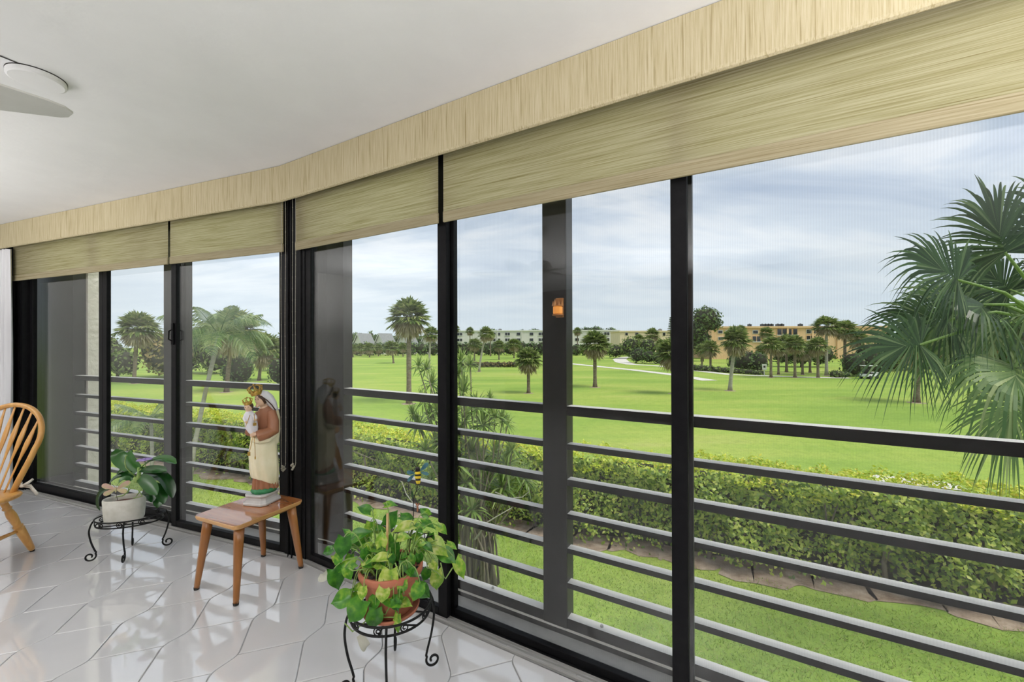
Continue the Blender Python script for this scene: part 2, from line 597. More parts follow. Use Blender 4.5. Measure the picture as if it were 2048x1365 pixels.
mx = t.add('ShaderNodeMix', data_type='RGBA', blend_type='MULTIPLY'); mx.inputs['Factor'].default_value = .8
t.link(c1, mx.inputs[6]); t.link(c2, mx.inputs[7])
mx2 = t.add('ShaderNodeMix', data_type='RGBA', blend_type='MULTIPLY'); mx2.inputs['Factor'].default_value = 1
t.link(mx.outputs[2], mx2.inputs[6]); t.link(c3, mx2.inputs[7])
t.link(mx2.outputs[2], b.inputs['Base Color'])
M_GRASS = leafy('grass_blade', [(0, (.16, .27, .045)), (.5, (.32, .43, .08)), (1, (.56, .56, .20))], .7, .45)
M_DIRT = speckled('mulched_dirt', (.22, .15, .10), (.44, .35, .27), 3.5, .95, bump=.6, bscale=20, bdist=.03)
M_PATH = speckled('pale_concrete_path', (.60, .57, .50), (.72, .69, .62), 3, .9)
M_HEDGE = leafy('hedge_leaf', [(0, (.075, .13, .02)), (.22, (.17, .28, .04)), (.5, (.33, .45, .065)), (.8, (.52, .62, .10)), (1, (.64, .66, .16))], .45, .3)
M_HEDGETOP = leafy('hedge_new_growth', [(0, (.30, .46, .03)), (.4, (.56, .66, .05)), (.8, (.74, .76, .09)), (1, (.80, .66, .12))], .45, .3)
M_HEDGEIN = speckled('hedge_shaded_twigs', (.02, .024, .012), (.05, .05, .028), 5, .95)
M_BARK = speckled('grey_brown_bark', (.12, .095, .07), (.24, .20, .155), 6, .9, stretch=(1, 1, .3), bump=.5, bscale=18, bdist=.03)
M_PALMBARK = speckled('palm_bark', (.12, .09, .06), (.27, .22, .16), 4, .9, stretch=(1, 1, 3), bump=.6, bscale=10, bdist=.05)
M_PALMPALE = speckled('pale_palm_bark', (.30, .28, .23), (.42, .40, .34), 4, .9, stretch=(1, 1, 3))
M_PALM = leafy('palm_frond_green', [(0, (.075, .13, .03)), (.4, (.17, .25, .06)), (.75, (.28, .35, .10)), (1, (.42, .44, .18))], .45, .35)
M_PALMDRY = leafy('palm_frond_dry', [(0, (.26, .21, .12)), (.5, (.44, .36, .22)), (1, (.60, .53, .37))], .7, .3)
M_NEARPALM = leafy('near_palm_blade', [(0, (.016, .045, .012)), (.45, (.036, .085, .024)), (.8, (.075, .145, .045)), (1, (.20, .27, .12))], .35, .3)
M_PALEPALM = leafy('pale_palm_blade', [(0, (.06, .14, .035)), (.45, (.14, .23, .07)), (.8, (.26, .34, .13)), (1, (.36, .42, .19))], .35, .3)
M_DKTREE = leafy('dark_tree_leaf', [(0, (.036, .075, .022)), (.5, (.085, .155, .042)), (1, (.18, .27, .075))], .5, .25)
M_MIDTREE = leafy('mid_green_leaf', [(0, (.075, .13, .03)), (.5, (.16, .24, .055)), (1, (.29, .36, .11))], .5, .25)
M_TANTREE = leafy('tan_green_leaf', [(0, (.10, .12, .035)), (.5, (.22, .21, .08)), (1, (.42, .30, .12))], .6, .25)
M_DRAC = leafy('dracaena_leaf', [(0, (.09, .17, .03)), (.5, (.21, .33, .065)), (1, (.44, .52, .19))], .4, .3)
M_REDHEDGE = leafy('russet_grass', [(0, (.10, .085, .03)), (.5, (.21, .14, .06)), (1, (.30, .24, .09))], .7, .2)
M_APTW = speckled('white_apartment_wall', (.62, .60, .57), (.68, .66, .63), .4, .9)
M_APTO = speckled('orange_apartment_wall', (.72, .46, .26), (.78, .52, .31), .4, .9)
M_APTP = speckled('cream_wall', (.74, .60, .42), (.78, .65, .47), .4, .9)
M_ROOF = speckled('grey_shingle_roof', (.19, .20, .20), (.26, .27, .27), 2, .9)
M_WIN, t, b = principled('dark_window_glass', (.02, .024, .026), .08, spec=.6)
M_TRIMW = speckled('white_trim_paint', (.68, .67, .65), (.74, .73, .71), 2, .7)
M_SIGN = speckled('white_sign_board', (.72, .72, .68), (.78, .78, .75), 3, .6)
M_CART = speckled('white_cart_body', (.70, .71, .72), (.78, .78, .79), 3, .3)
M_AMBER, t, b = principled('amber_reflection_glow', (.8, .32, .06), .3)
b.inputs['Emission Color'].default_value = (1, .36, .06, 1); b.inputs['Emission Strength'].default_value = .42  # reflected glow put in as emission
M_COPPER = speckled('reflection_copper', (.40, .16, .05), (.50, .22, .08), 40, .4, metal=.6)
# ------------------------------------------------------------------ the room: floor, ceiling, walls
S_L, S_R = 3.72, 5.0
pA, pB = WP('L', S_L, 0, 0), WP('R', S_R, 0, 0)
pA2, pB2 = pA - nL * 6.2, pB - nR * 4.6
room = [pA, pA2, pB2, pB, C0]


def slab(name, pts, z0, z1, mats, parent=None):
    return MB().prism([(p.x, p.y) for p in pts], z0, z1).build(name, mats, parent)


floor = tag(slab('floor', room, -.20, -.0035, M_GROUT), kind='structure')
nC = (nL + nR).normalized() * (.13 / math.cos(math.radians(4.7)))
outer = [pA + nL * .13, pA2, pB2, pB + nR * .13, C0 + nC]
tag(slab('ceiling', outer, 2.44, 2.62, M_CEIL), kind='structure')


def wall_between(name, a, b, th=.12, mat=None):
    d = (b - a).normalized()
    n = Vector((d.y, -d.x, 0))
    return tag(slab(name, [a, b, b + n * th, a + n * th], -.2, 2.44, mat or M_WALL), kind='structure')


wall_between('wall_left', pA2, pA, -.12)
wall_between('wall_back', pB2, pA2, -.12, M_BACKWALL)
wall_between('wall_right', pB, pB2, -.12, M_BACKWALL)

# tiles: squares with two clipped corners, the clipped edge running on from its neighbour in a soft curve
TH, TL, TC = math.radians(19.65), .2555, .1121
ea = Vector((math.cos(TH), math.sin(TH), 0)); eb = Vector((-math.sin(TH), math.cos(TH), 0))
ec = (ea + eb).normalized()
T0 = Vector((-2.4577, 2.0768, 0))
FIL = .030


def tile_outline():
    """a around: X0 -a-> Y0 -c-> X1 -b-> Y1 -(-a)-> X2 -(-c)-> Y2 -(-b)-> X0"""
    X0 = Vector((0, 0, 0)); Y0 = X0 + ea * TL; X1 = Y0 + ec * TC; Y1 = X1 + eb * TL; X2 = Y1 - ea * TL; Y2 = X2 - ec * TC

    def arc(v, d0, d1, n=6):
        """fillet at v from the edge arriving along d0 to the one leaving along d1"""
        p0, p1 = v - d0 * FIL, v + d1 * FIL
        return [p0.lerp(v, i / n).lerp(v.lerp(p1, i / n), i / n) for i in range(n + 1)]
    # at an X corner the chain runs c then b; at a Y corner b then c
    ax0 = arc(X0, ec, eb); ay0 = arc(Y0, eb, ec); ax1 = arc(X1, ec, eb); ay1 = arc(Y1, eb, ec); ax2 = arc(X2, ec, eb); ay2 = arc(Y2, eb, ec)
    h = 3
    out = [ax0[h]]                                   # from b side down to the middle, then a
    out += ay0[h:]                                   # then out along c
    out += ax1                                       # c to b
    out += ay1[:h + 1]                               # b, then back along a
    out += list(reversed(ax2[:h + 1]))
    out += list(reversed(ay2))
    out += list(reversed(ax0[h + 1:]))
    return out


def clip(poly, p, n):
    """keep the side of the line where (q - p).n <= 0"""
    out = []
    for i, q in enumerate(poly):
        r = poly[(i + 1) % len(poly)]
        dq, dr = (q - p).dot(n), (r - p).dot(n)
        if dq <= 0:
            out.append(q)
        if (dq < 0 < dr) or (dr < 0 < dq):
            out.append(q.lerp(r, dq / (dq - dr)))
    return out


def inset(poly, d):
    n = len(poly)
    res = []
    for i in range(n):
        a, q, b = poly[i - 1], poly[i], poly[(i + 1) % n]
        d0 = (q - a); d1 = (b - q)
        if d0.length < 1e-6 or d1.length < 1e-6:
            res.append(q); continue
        n0 = Vector((-d0.y, d0.x, 0)).normalized(); n1 = Vector((-d1.y, d1.x, 0)).normalized()
        m = n0 + n1
        m = m.normalized() if m.length > 1e-6 else n0
        k = min(2.0, 1 / max(.35, m.dot(n0)))
        res.append(q + m * d * k)
    return res


def tile_mb(poly, mb=None):
    """rounded-over tile: rim a little lower than its face"""
    mb = mb or MB()
    rings = [([Vector((p.x, p.y, -.004)) for p in inset(poly, .0022)]), ([Vector((p.x, p.y, -.0012)) for p in inset(poly, .0024)]),
             ([Vector((p.x, p.y, 0)) for p in inset(poly, .0050)])]
    n = len(poly)
    vs = [p for r in rings for p in r]
    fs = [(k * n + i, k * n + (i + 1) % n, (k + 1) * n + (i + 1) % n, (k + 1) * n + i) for k in range(2) for i in range(n)]
    fs.append(tuple(2 * n + i for i in range(n)))
    return mb._add(vs, fs)


OUT = tile_outline()
whole = tile_mb(OUT).mesh('tile', M_TILE)
U = ea * TL + ec * TC          # X0 -> X1
V = ec * TC + eb * TL          # Y0 -> Y1  (same step from X0 gives X0 + V ... the b-chain neighbour)
tiles = []
wallsn = [(pA, nL), (pB, nR)]
d1 = (pA2 - pA); nA = Vector((d1.y, -d1.x, 0)).normalized()
nA = nA if (C0 - pA).dot(nA) < 0 else -nA
d2 = (pB2 - pB); nB_ = Vector((d2.y, -d2.x, 0)).normalized()
nB_ = nB_ if (C0 - pB).dot(nB_) < 0 else -nB_
d3 = (pB2 - pA2); nK = Vector((d3.y, -d3.x, 0)).normalized()
nK = nK if (C0 - pA2).dot(nK) < 0 else -nK
lims = [(C0, nL), (C0, nR), (pA, nA), (pB, nB_), (pA2, nK)]
# lattice steps that carry an X corner to the next X corner: a - c^-1 and b - ...
step1 = ea * TL + ec * TC
step2 = eb * TL + ec * TC
for i in range(-30, 31):
    for j in range(-30, 31):
        o = T0 + step1 * i + step2 * j
        c = o + (ea + eb) * TL * .5 + ec * TC * .5
        if all((c - p).dot(n) < .30 for p, n in lims):
            tiles.append(((c - Vector((-1.0, 2.0, 0))).length, o))
tiles.sort(key=lambda q: q[0])
far_tiles = MB()
for k, (dist, o) in enumerate(tiles):
    poly = [p + o for p in OUT]
    inside = all((p - q).dot(n) < -.003 for p in poly for q, n in lims)
    if not inside:
        for q, n in lims:
            poly = clip(poly, q - n * .003, n)
            if len(poly) < 3:
                break
        if len(poly) < 3:
            continue
        poly = [p for m, p in enumerate(poly) if (p - poly[m - 1]).length > .0008]
        if len(poly) < 3:
            continue
    if k < 285:
        if inside:
            t_o = link('tile', whole, floor)
            t_o.location = o
            t_o.rotation_euler = (rnd.gauss(0, .0012), rnd.gauss(0, .0012), 0)
        else:
            c = sum(poly, Vector()) / len(poly)
            t_o = link('tile', tile_mb([p - c for p in poly]).mesh('cut_tile', M_TILE), floor)
            t_o.location = c
    else:
        tile_mb(poly, far_tiles)
if far_tiles.f:
    tag(far_tiles.build('far_tiles', M_TILE, floor), kind='stuff')

# ------------------------------------------------------------------ the two window walls
def bay_box(mb, side, s0, s1, n0, n1, z0, z1):
    """box in a wall's own frame (left wall runs towards -x)"""
    if side == 'L':
        return mb.box(-s1, -s0, n0, n1, z0, z1)
    return mb.box(s0, s1, n0, n1, z0, z1)


def window(num, side, s0, s1, sashes):
    w_o = on_wall(thing('window_%d' % num, None, None), side)
    w_o['kind'] = 'structure'
    tr = MB()
    bay_box(tr, side, s0, s1, .002, .046, -.19, .006)
    for n in (.004, .020, .036):
        bay_box(tr, side, s0, s1, n, n + .004, .006, .014)
    tr.build('sill_track', M_SILVER, w_o)
    k = MB()
    bay_box(k, side, s0, s1, .046, .092, -.19, .010)
    k.build('outer_track', M_BLACK, w_o)
    for i in range(int((s1 - s0) / .33)):
        sc_ = MB().lathe([(.0045, 0), (.0045, .0015), (.001, .002)], ((-1 if side == 'L' else 1) * (s0 + .2 + i * .33), .013, .006), 8)
        if i < 10:
            sc_.build('screw', M_RUBBER, w_o)
    h = MB()
    bay_box(h, side, s0, s1, .01, .10, 2.26, 2.44)
    h.build('head', M_BLACK, w_o)
    for a, b, n0, zb, screen in sashes:
        n1 = n0 + .030
        f = MB()
        stl, str_ = .055, .055
        bay_box(f, side, a, a + stl, n0, n1, .012, 2.27)
        bay_box(f, side, b - str_, b, n0, n1, .012, 2.27)
        bay_box(f, side, a + stl, b - str_, n0, n1, .012, zb)
        bay_box(f, side, a + stl, b - str_, n0, n1, 2.21, 2.27)
        fr_o = f.build('sash', M_BLACK, w_o, bevel=.0025)
        p = MB()
        bay_box(p, side, a + stl, b - str_, n0 + .013, n0 + .018, zb, 2.21)
        p.build('pane', M_GLASS, fr_o)
        if screen:
            sn = .094
            p = MB()
            x0, x1 = (-b + str_, -a - stl) if side == 'L' else (a + stl, b - str_)
            p.poly([(x0, sn, zb), (x1, sn, zb), (x1, sn, 2.25), (x0, sn, 2.25)])
            p.build('screen', M_SCREEN, fr_o)
    return w_o


window(1, 'L', -.02, S_L, [(2.213, 3.37, .056, .075, False), (1.21, 2.211, .056, .075, False), (.125, 1.262, .016, .055, False)])
window(2, 'R', -.02, S_R, [(.045, 1.165, .016, .052, False), (1.125, 2.262, .056, .045, True), (2.195, 3.34, .016, .052, True), (3.30, 4.45, .056, .045, True)])
# corner post and left jamb
cp = MB()
cp.prism([tuple(WP('L', .128, .012, 0).xy), tuple(WP('R', -.004, .005, 0).xy), tuple(WP('R', .048, .012, 0).xy), tuple(WP('R', .048, .10, 0).xy),
          tuple((C0 + (nL + nR).normalized() * .105).xy), tuple(WP('L', .128, .10, 0).xy)], 0, 2.44)
for side, s, n in (('L', .06, .004), ('L', .092, .006), ('R', .018, .006)):
    a = WP(side, s, n, 0)
    cp.tube([a, a + Vector((0, 0, 2.3))], .006, 6)
tag(cp.build('trim_1', M_BLACK), kind='structure')
lj = MB()
bay_box(lj, 'L', 3.372, S_L, .012, .10, 0, 2.44)
bay_box(lj, 'L', 3.42, 3.45, .006, .012, 0, 2.3)
bay_box(lj, 'L', 3.50, 3.53, .006, .012, 0, 2.3)
tag(on_wall(lj.build('trim_2', M_BLACK), 'L'), kind='structure')
# sash lock on the meeting stile
lk = on_wall(thing('window_latch', 'small black latch on the dark stile between the two left windows', 'latch'), 'L')
m = MB(); bay_box(m, 'L', 1.222, 1.246, .004, .016, 1.34, 1.50); m.build('latch_plate', M_BLACK, lk, bevel=.003)
m = MB(); m.tube([(-1.234, .004, 1.45), (-1.234, -.014, 1.44), (-1.234, -.016, 1.38), (-1.234, .004, 1.37)], .005, 8); m.build('latch_handle', M_BLACK, lk, smooth=True)

# ------------------------------------------------------------------ fabric valance and roller shades
for side, label, s1 in (('L', 'straw coloured woven fabric valance along the ceiling over the two far left windows', S_L),
                        ('R', 'straw coloured woven fabric valance running from the corner seam to the upper right', S_R)):
    v = on_wall(tag(MB().build('valance', M_VAL), label, 'valance'), side)
    # mitred board with a rounded lower edge: section in (n, z), run along the wall
    sec = [(0, 2.437), (0, 2.234), (.004, 2.224), (.012, 2.220), (.020, 2.222), (.022, 2.437)]
    mb = MB()
    ends = []
    kk = len(sec)
    for far in (False, True):
        for e, z in sec:
            nr_, nl_ = -.0855 + e, -.0745 + e
            # where the two boards' faces meet
            det = dR.x * -dL.y + dL.x * dR.y
            rhs = nL * nl_ - nR * nr_
            sr = (rhs.x * -dL.y + dL.x * rhs.y) / det
            mp_ = C0 + nR * nr_ + dR * sr
            s0_ = (mp_ - C0).dot(dR if side == 'R' else dL)
            s = s1 if far else s0_
            ends.append((s if side == 'R' else -s, nr_ if side == 'R' else nl_, z))
    mb._add(ends, [(i, (i + 1) % kk, kk + (i + 1) % kk, kk + i) for i in range(kk)] + [tuple(range(kk)), tuple(range(2 * kk - 1, kk - 1, -1))])
    v.data = mb.mesh('valance', M_VAL)


def shade(side, s0, s1, label, n=-.012, z=1.926, chain=None):
    g = on_wall(thing('roller_shade', label, 'roller shade', group='woven roller shades'), side)
    sg = -1 if side == 'L' else 1
    x0, x1 = sorted((sg * s0, sg * s1))
    mb = MB()
    nx, nz = 14, 5
    zt, zb = 2.36, z + .05
    vs = [(x0 + (x1 - x0) * i / nx, n + .0015 * math.sin(i * 1.3) * (1 - j / nz), zb + (zt - zb) * j / nz) for j in range(nz + 1) for i in range(nx + 1)]
    fs = [(j * (nx + 1) + i, j * (nx + 1) + i + 1, (j + 1) * (nx + 1) + i + 1, (j + 1) * (nx + 1) + i) for j in range(nz) for i in range(nx)]
    mb._add(vs, fs)
    mb.build('fabric', M_BLIND, g, smooth=True)
    m = MB().box(x0, x1, n - .006, n + .006, z, z + .052)
    m.build('hem_bar', M_HEM, g, bevel=.004)
    m = MB().tube([(x0, n + .02, 2.385), (x1, n + .02, 2.385)], .021, 12)
    m.build('roller', M_SILVER, g, smooth=True)
    if chain:
        cs, zlow, w_ = chain
        c = MB()
        pts = []
        x = sg * cs
        nn = n - .022
        for i in range(25):
            pts.append((x - w_ * .5 + .002 * math.sin(i * .5), nn, 2.33 - (2.33 - zlow) * i / 24))
        for i in range(1, 8):
            a = PI * i / 8
            pts.append((x - w_ * .5 * math.cos(a), nn - .004 * math.sin(a), zlow - .03 * math.sin(a)))
        for i in range(25):
            pts.append((x + w_ * .5 + .003 * math.sin(i * .4), nn, zlow + (2.33 - zlow) * i / 24))
        c.tube(pts, .0015, 5)
        for i in range(0, len(pts)):
            c.ball(pts[i], .0026, 6, 4)
        kx, kz = x + (.006 if side == 'L' else -.008), zlow - .028
        for i in range(9):
            c.ball((kx + rnd.gauss(0, .009), nn - .006 + rnd.gauss(0, .004), kz + rnd.gauss(0, .009)), .007, 6, 4)
        c.build('bead_chain', M_BEAD, g, smooth=True)
    return g


shade('L', 1.246, 3.47, 'woven roller shade at the far left, beside the white curtain')
shade('L', .11, 1.222, 'woven roller shade over the window behind the statue', chain=(.085, .60, .034))
shade('R', -.006, 1.141, 'woven roller shade just right of the corner, hung with bead chain on black post', chain=(.012, .615, .03))
shade('R', 1.172, 3.38, 'wide woven roller shade across the upper right')

# white sheer curtain at the left end of the far window wall
cu = MB()
n_f = 60
rows = 8
vs = []
for j in range(rows + 1):
    z = .03 + (2.21 - .03) * j / rows
    for i in range(n_f + 1):
        u = i / n_f
        s = 3.40 + u * .31 + .006 * math.sin(j * .9 + i * .2)
        nn = -.055 + .020 * math.sin(u * 2 * PI * 5.5) + .006 * math.sin(u * 31 + j * .35)
        vs.append((-s, nn, z))
fs = [(j * (n_f + 1) + i, (j + 1) * (n_f + 1) + i, (j + 1) * (n_f + 1) + i + 1, j * (n_f + 1) + i + 1) for j in range(rows) for i in range(n_f)]
cu._add(vs, fs)
cobj = on_wall(tag(cu.build('curtain', M_CURTAIN, smooth=True), 'white sheer curtain hanging in folds at the left end of the windows', 'curtain'), 'L')

# ------------------------------------------------------------------ ledge, piers and railings outside the glass
def out_trim(num, side, boxes, mat, bevel=0):
    m = MB()
    for b_ in boxes:
        bay_box(m, side, *b_)
    return tag(on_wall(m.build('trim_%d' % num, mat, bevel=bevel), side), kind='structure')


led = MB()
for side, s1 in (('L', S_L), ('R', S_R)):
    pass
tag(slab('trim_3', [pA + nL * .092, C0 + (nL + nR).normalized() * .0924, pB + nR * .092, pB + nR * .272, C0 + (nL + nR).normalized() * .273, pA + nL * .272], -.20, .004, M_DECK), kind='structure')
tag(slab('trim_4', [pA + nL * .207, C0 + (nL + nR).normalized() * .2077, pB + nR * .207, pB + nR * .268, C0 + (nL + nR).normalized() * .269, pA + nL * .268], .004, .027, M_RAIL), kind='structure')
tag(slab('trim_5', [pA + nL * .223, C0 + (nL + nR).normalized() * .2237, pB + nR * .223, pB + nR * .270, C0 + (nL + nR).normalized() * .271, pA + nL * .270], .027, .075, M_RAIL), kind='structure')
# piers
out_trim(7, 'R', [(1.582, 1.705, .22, .30, .004, 2.31)], M_PIER, .004)
cpier = [tuple(WP('L', .115, .22, 0).xy), tuple(WP('L', -.008, .22, 0).xy), tuple(WP('R', .142, .22, 0).xy), tuple(WP('R', .142, .29, 0).xy), tuple((C0 + (nL + nR).normalized() * .30).xy), tuple(WP('L', .115, .29, 0).xy)]
tag(MB().prism(cpier, .004, 2.31).build('trim_8', M_PIER), kind='structure')
out_trim(9, 'L', [(1.46, 1.716, .22, .285, .004, 2.31)], M_PIER, .004)
out_trim(10, 'L', [(3.02, 4.5, .21, .30, -.2, 2.44)], M_PIER)
out_trim(11, 'L', [(2.99, 3.6, .302, .46, -.2, 2.6)], M_STUCCO)

for s_, in ((.62,), (1.28,), (1.86,), (2.55,), (3.3,)):
    bo = on_wall(tag(MB().lathe([(.007, .0745), (.007, .081), (.004, .086), (0, .087)], (s_, .247, 0), 10).build('curb_bolt', M_SILVER, smooth=True), None, None, None, 'structure'), 'R')
    bo.name = 'trim_12'
RAILS = [(1.055, .044, .052), (.880, .027, .045), (.717, .031, .045), (.558, .024, .045), (.399, .024, .045), (.240, .026, .045)]


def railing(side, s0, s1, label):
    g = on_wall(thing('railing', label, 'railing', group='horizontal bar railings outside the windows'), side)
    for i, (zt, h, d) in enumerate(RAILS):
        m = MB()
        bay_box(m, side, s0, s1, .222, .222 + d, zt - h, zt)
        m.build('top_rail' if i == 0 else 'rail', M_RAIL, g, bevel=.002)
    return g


railing('L', 1.716, 3.02, 'grey horizontal bar railing outside the window behind the orchid, running on past pale stucco')
railing('L', .115, 1.46, 'grey horizontal bar railing outside the window behind the statue')
railing('R', .142, 1.582, 'grey horizontal bar railing between corner pier and the dark pier holding the amber reflection')
railing('R', 1.705, 4.9, 'long grey horizontal bar railing right of the dark pier, palm beyond it')

# reflected amber glow, built as a solid lantern shape on the pier
ln = on_wall(thing('amber_reflection', 'small amber reflection with spiked top, built solid on the dark pier', 'reflection'), 'R')
lx, lz = 1.672, 1.505
MB().box(lx - .014, lx + .022, .206, .221, lz - .04, lz + .05).build('back_plate', M_COPPER, ln, bevel=.002)
MB().lathe([(.020, 0), (.023, .004), (.023, .032), (.018, .038)], (lx + .004, .190, lz - .026), 8).build('glow_cup', M_AMBER, ln)
MB().lathe([(.020, 0), (.026, .002), (.026, .006), (.02, .010)], (lx + .004, .190, lz - .034), 10).build('reflection_base', M_COPPER, ln)
m = MB().lathe([(.025, .0), (.025, .006)], (lx + .004, .190, lz + .011), 10)
for k in range(7):
    a = 2 * PI * k / 7
    m.lathe([(.007, -.003), (.0, .022 + .008 * (k % 2))], (lx + .004 + .021 * math.cos(a), .190 + .021 * math.sin(a), lz + .015), 4)
m.build('crown_rim', M_COPPER, ln)
# ------------------------------------------------------------------ ceiling fan (mostly outside the frame) and ceiling plate
fz = 2.01
fan = thing('ceiling_fan', 'white ceiling fan, one pale blade showing at the upper left', 'fan', (-1.652, .640, 0))
MB().lathe([(.0, 2.36), (.07, 2.37), (.075, 2.435), (.0, 2.438)], (0, 0, 0), 24).build('canopy', M_PLASTIC, fan, smooth=True)
MB().tube([(0, 0, 2.12), (0, 0, 2.37)], .013, 10).build('downrod', M_PLASTIC, fan, smooth=True)
MB().lathe([(.0, 1.965), (.06, 1.97), (.11, 2.0), (.115, 2.06), (.09, 2.11), (.03, 2.13), (0, 2.13)], (0, 0, 0), 28).build('motor_housing', M_PLASTIC, fan, smooth=True)
for k in range(5):
    a = math.radians(62 + 72 * k)
    Mx = Matrix.Rotation(a, 4, 'Z') @ Matrix.Rotation(math.radians(-13), 4, 'X')
    outl = [(.16, -.055), (.62, -.084), (.655, -.080), (.675, -.066), (.672, -.040), (.66, -.026), (.53, .050), (.495, .066), (.45, .072), (.16, .055)]
    m = MB()
    n = len(outl)
    vs = [Mx @ Vector((x, y, -.003)) + Vector((0, 0, fz)) for x, y in outl] + [Mx @ Vector((x, y, .003)) + Vector((0, 0, fz)) for x, y in outl]
    m._add(vs, [tuple(range(n - 1, -1, -1)), tuple(range(n, 2 * n))] + [(i, (i + 1) % n, n + (i + 1) % n, n + i) for i in range(n)])
    bl = m.build('blade', M_PLASTIC, fan)
    MB().tube([Mx @ Vector((.09, 0, 0)) + Vector((0, 0, fz + .01)), Mx @ Vector((.22, 0, 0)) + Vector((0, 0, fz + .006))], .016, 8, flat=(.4, 1.4)).build('blade_arm', M_PLASTIC, bl, smooth=True)
plate = thing('ceiling_plate', 'round white cover plate with a cord channel on the ceiling, upper left', 'cover plate', (-1.932, 1.683, 0))
MB().lathe([(.0, 2.417), (.078, 2.417), (.085, 2.421), (.085, 2.436), (.0, 2.4395)], (0, 0, 0), 40).build('cover', M_CEIL, plate, bevel=0)
MB().lathe([(.083, 2.4368), (.086, 2.4368), (.086, 2.4398), (.083, 2.4398)], (0, 0, 0), 40).build('shadow_gap_ring', M_RUBBER, plate)
MB().tube([atZ(40, 128, 2.4375) - plate.location, atZ(-60, 88, 2.4375) - plate.location], .0022, 6).build('cord', M_RUBBER, plate)

# ------------------------------------------------------------------ oak bow-back chair
ch = thing('windsor_chair', 'honey oak bow back chair with turned legs at the left edge', 'chair', (-3.222, 2.385, 0), math.radians(6))
SZ = .435
# saddle seat
prof = []
for i in range(40):
    a = 2 * PI * i / 40
    rx = .235 * (1 + .03 * math.sin(a)) ; ry = .220
    prof.append((rx * math.copysign(abs(math.cos(a)) ** .62, math.cos(a)), ry * math.copysign(abs(math.sin(a)) ** .62, math.sin(a))))
m = MB()
n = len(prof)
rings = [(.86, SZ - .036), (.97, SZ - .026), (1, SZ - .012), (.985, SZ - .003), (.93, SZ), (.5, SZ - .010), (.2, SZ - .012)]
vs = [(x * k, y * k, z) for k, z in rings for x, y in prof]
fs = [(r * n + i, r * n + (i + 1) % n, (r + 1) * n + (i + 1) % n, (r + 1) * n + i) for r in range(len(rings) - 1) for i in range(n)]
fs += [tuple(range(n - 1, -1, -1)), tuple((len(rings) - 1) * n + i for i in range(n))]
m._add(vs, fs)
m.build('seat', M_OAK, ch, smooth=True)


def recline(x, h):
    """a point of the back: h above the seat, leaning away"""
    return Vector((x, .165 + .30 * h + .05 * h * h, SZ - .008 + h))


# bow
pts = []
for i in range(41):
    a = math.radians(-58 + 296 * i / 40)
    x = .205 * math.cos(a); h = .315 + .205 * math.sin(a)
    if math.sin(a) < 0:
        pass
    pts.append((x, h))
bow = [(.148, 0.0), (.158, .06), (.172, .12), (.188, .19)] + [(.208 * math.cos(math.radians(t)), .315 + .208 * math.sin(math.radians(t))) for t in range(-18, 199, 9)] + [(-.188, .19), (-.172, .12), (-.158, .06), (-.148, 0.0)]
m = MB().tube([recline(x, h) for x, h in bow], .0165, 10, flat=(.95, .95))
m.build('bow', M_OAK, ch, smooth=True)
for k in range(-3, 4):
    u = k / 3
    xb, xt = .100 * u, .165 * u
    ht = .315 + .20 * math.sqrt(max(0, 1 - (xt / .208) ** 2))
    spts, rad = [], []
    for i in range(13):
        f = i / 12
        spts.append(recline(xb + (xt - xb) * f, ht * f))
        rad.append(.0058 + .009 * math.exp(-((f - .66) / .17) ** 2))
    MB().tube(spts, rad, 8, flat=(.55, 1.1)).build('spindle', M_OAK, ch, smooth=True)


def turned(a, b, prof, name, parent):
    a, b = Vector(a), Vector(b)
    L = (b - a).length
    o = MB().lathe([(r, f * L) for r, f in prof], a, 14, axis=(b - a)).build(name, M_OAK, parent, smooth=True)
    return o


legp = [(.0125, 0), (.0165, .03), (.021, .22), (.0235, .40), (.0215, .415), (.0255, .43), (.0215, .445), (.0185, .46), (.024, .47), (.024, .485), (.0175, .50), (.0215, .60), (.0235, .68), (.0195, .76), (.0150, .80), (.0215, .815), (.0215, .83), (.0165, .845), (.0175, .93), (.016, 1.0)]
feet = {}
for sx in (-1, 1):
    for sy in (-1, 1):
        top = Vector((sx * .125, sy * .125, SZ - .028)); ft = Vector((sx * .130, sy * .225 + (.075 if sy > 0 else -.01), 0.012))
        feet[(sx, sy)] = (ft, top)
        lg = turned(ft, top, legp, 'leg', ch)
        MB().lathe([(.0115, 0), (.0125, .012)], ft - Vector((0, 0, .012)), 12).build('foot_pad', M_RUBBER, lg)
mid = lambda k, f: feet[k][0].lerp(feet[k][1], f)
strp = [(.008, 0), (.0105, .15), (.0155, .5), (.0105, .85), (.008, 1)]
for sx in (-1, 1):
    turned(mid((sx, -1), .40), mid((sx, 1), .40), strp, 'stretcher', ch)
turned(mid((-1, -1), .40).lerp(mid((-1, 1), .40), .5), mid((1, -1), .40).lerp(mid((1, 1), .40), .5), strp, 'stretcher', ch)
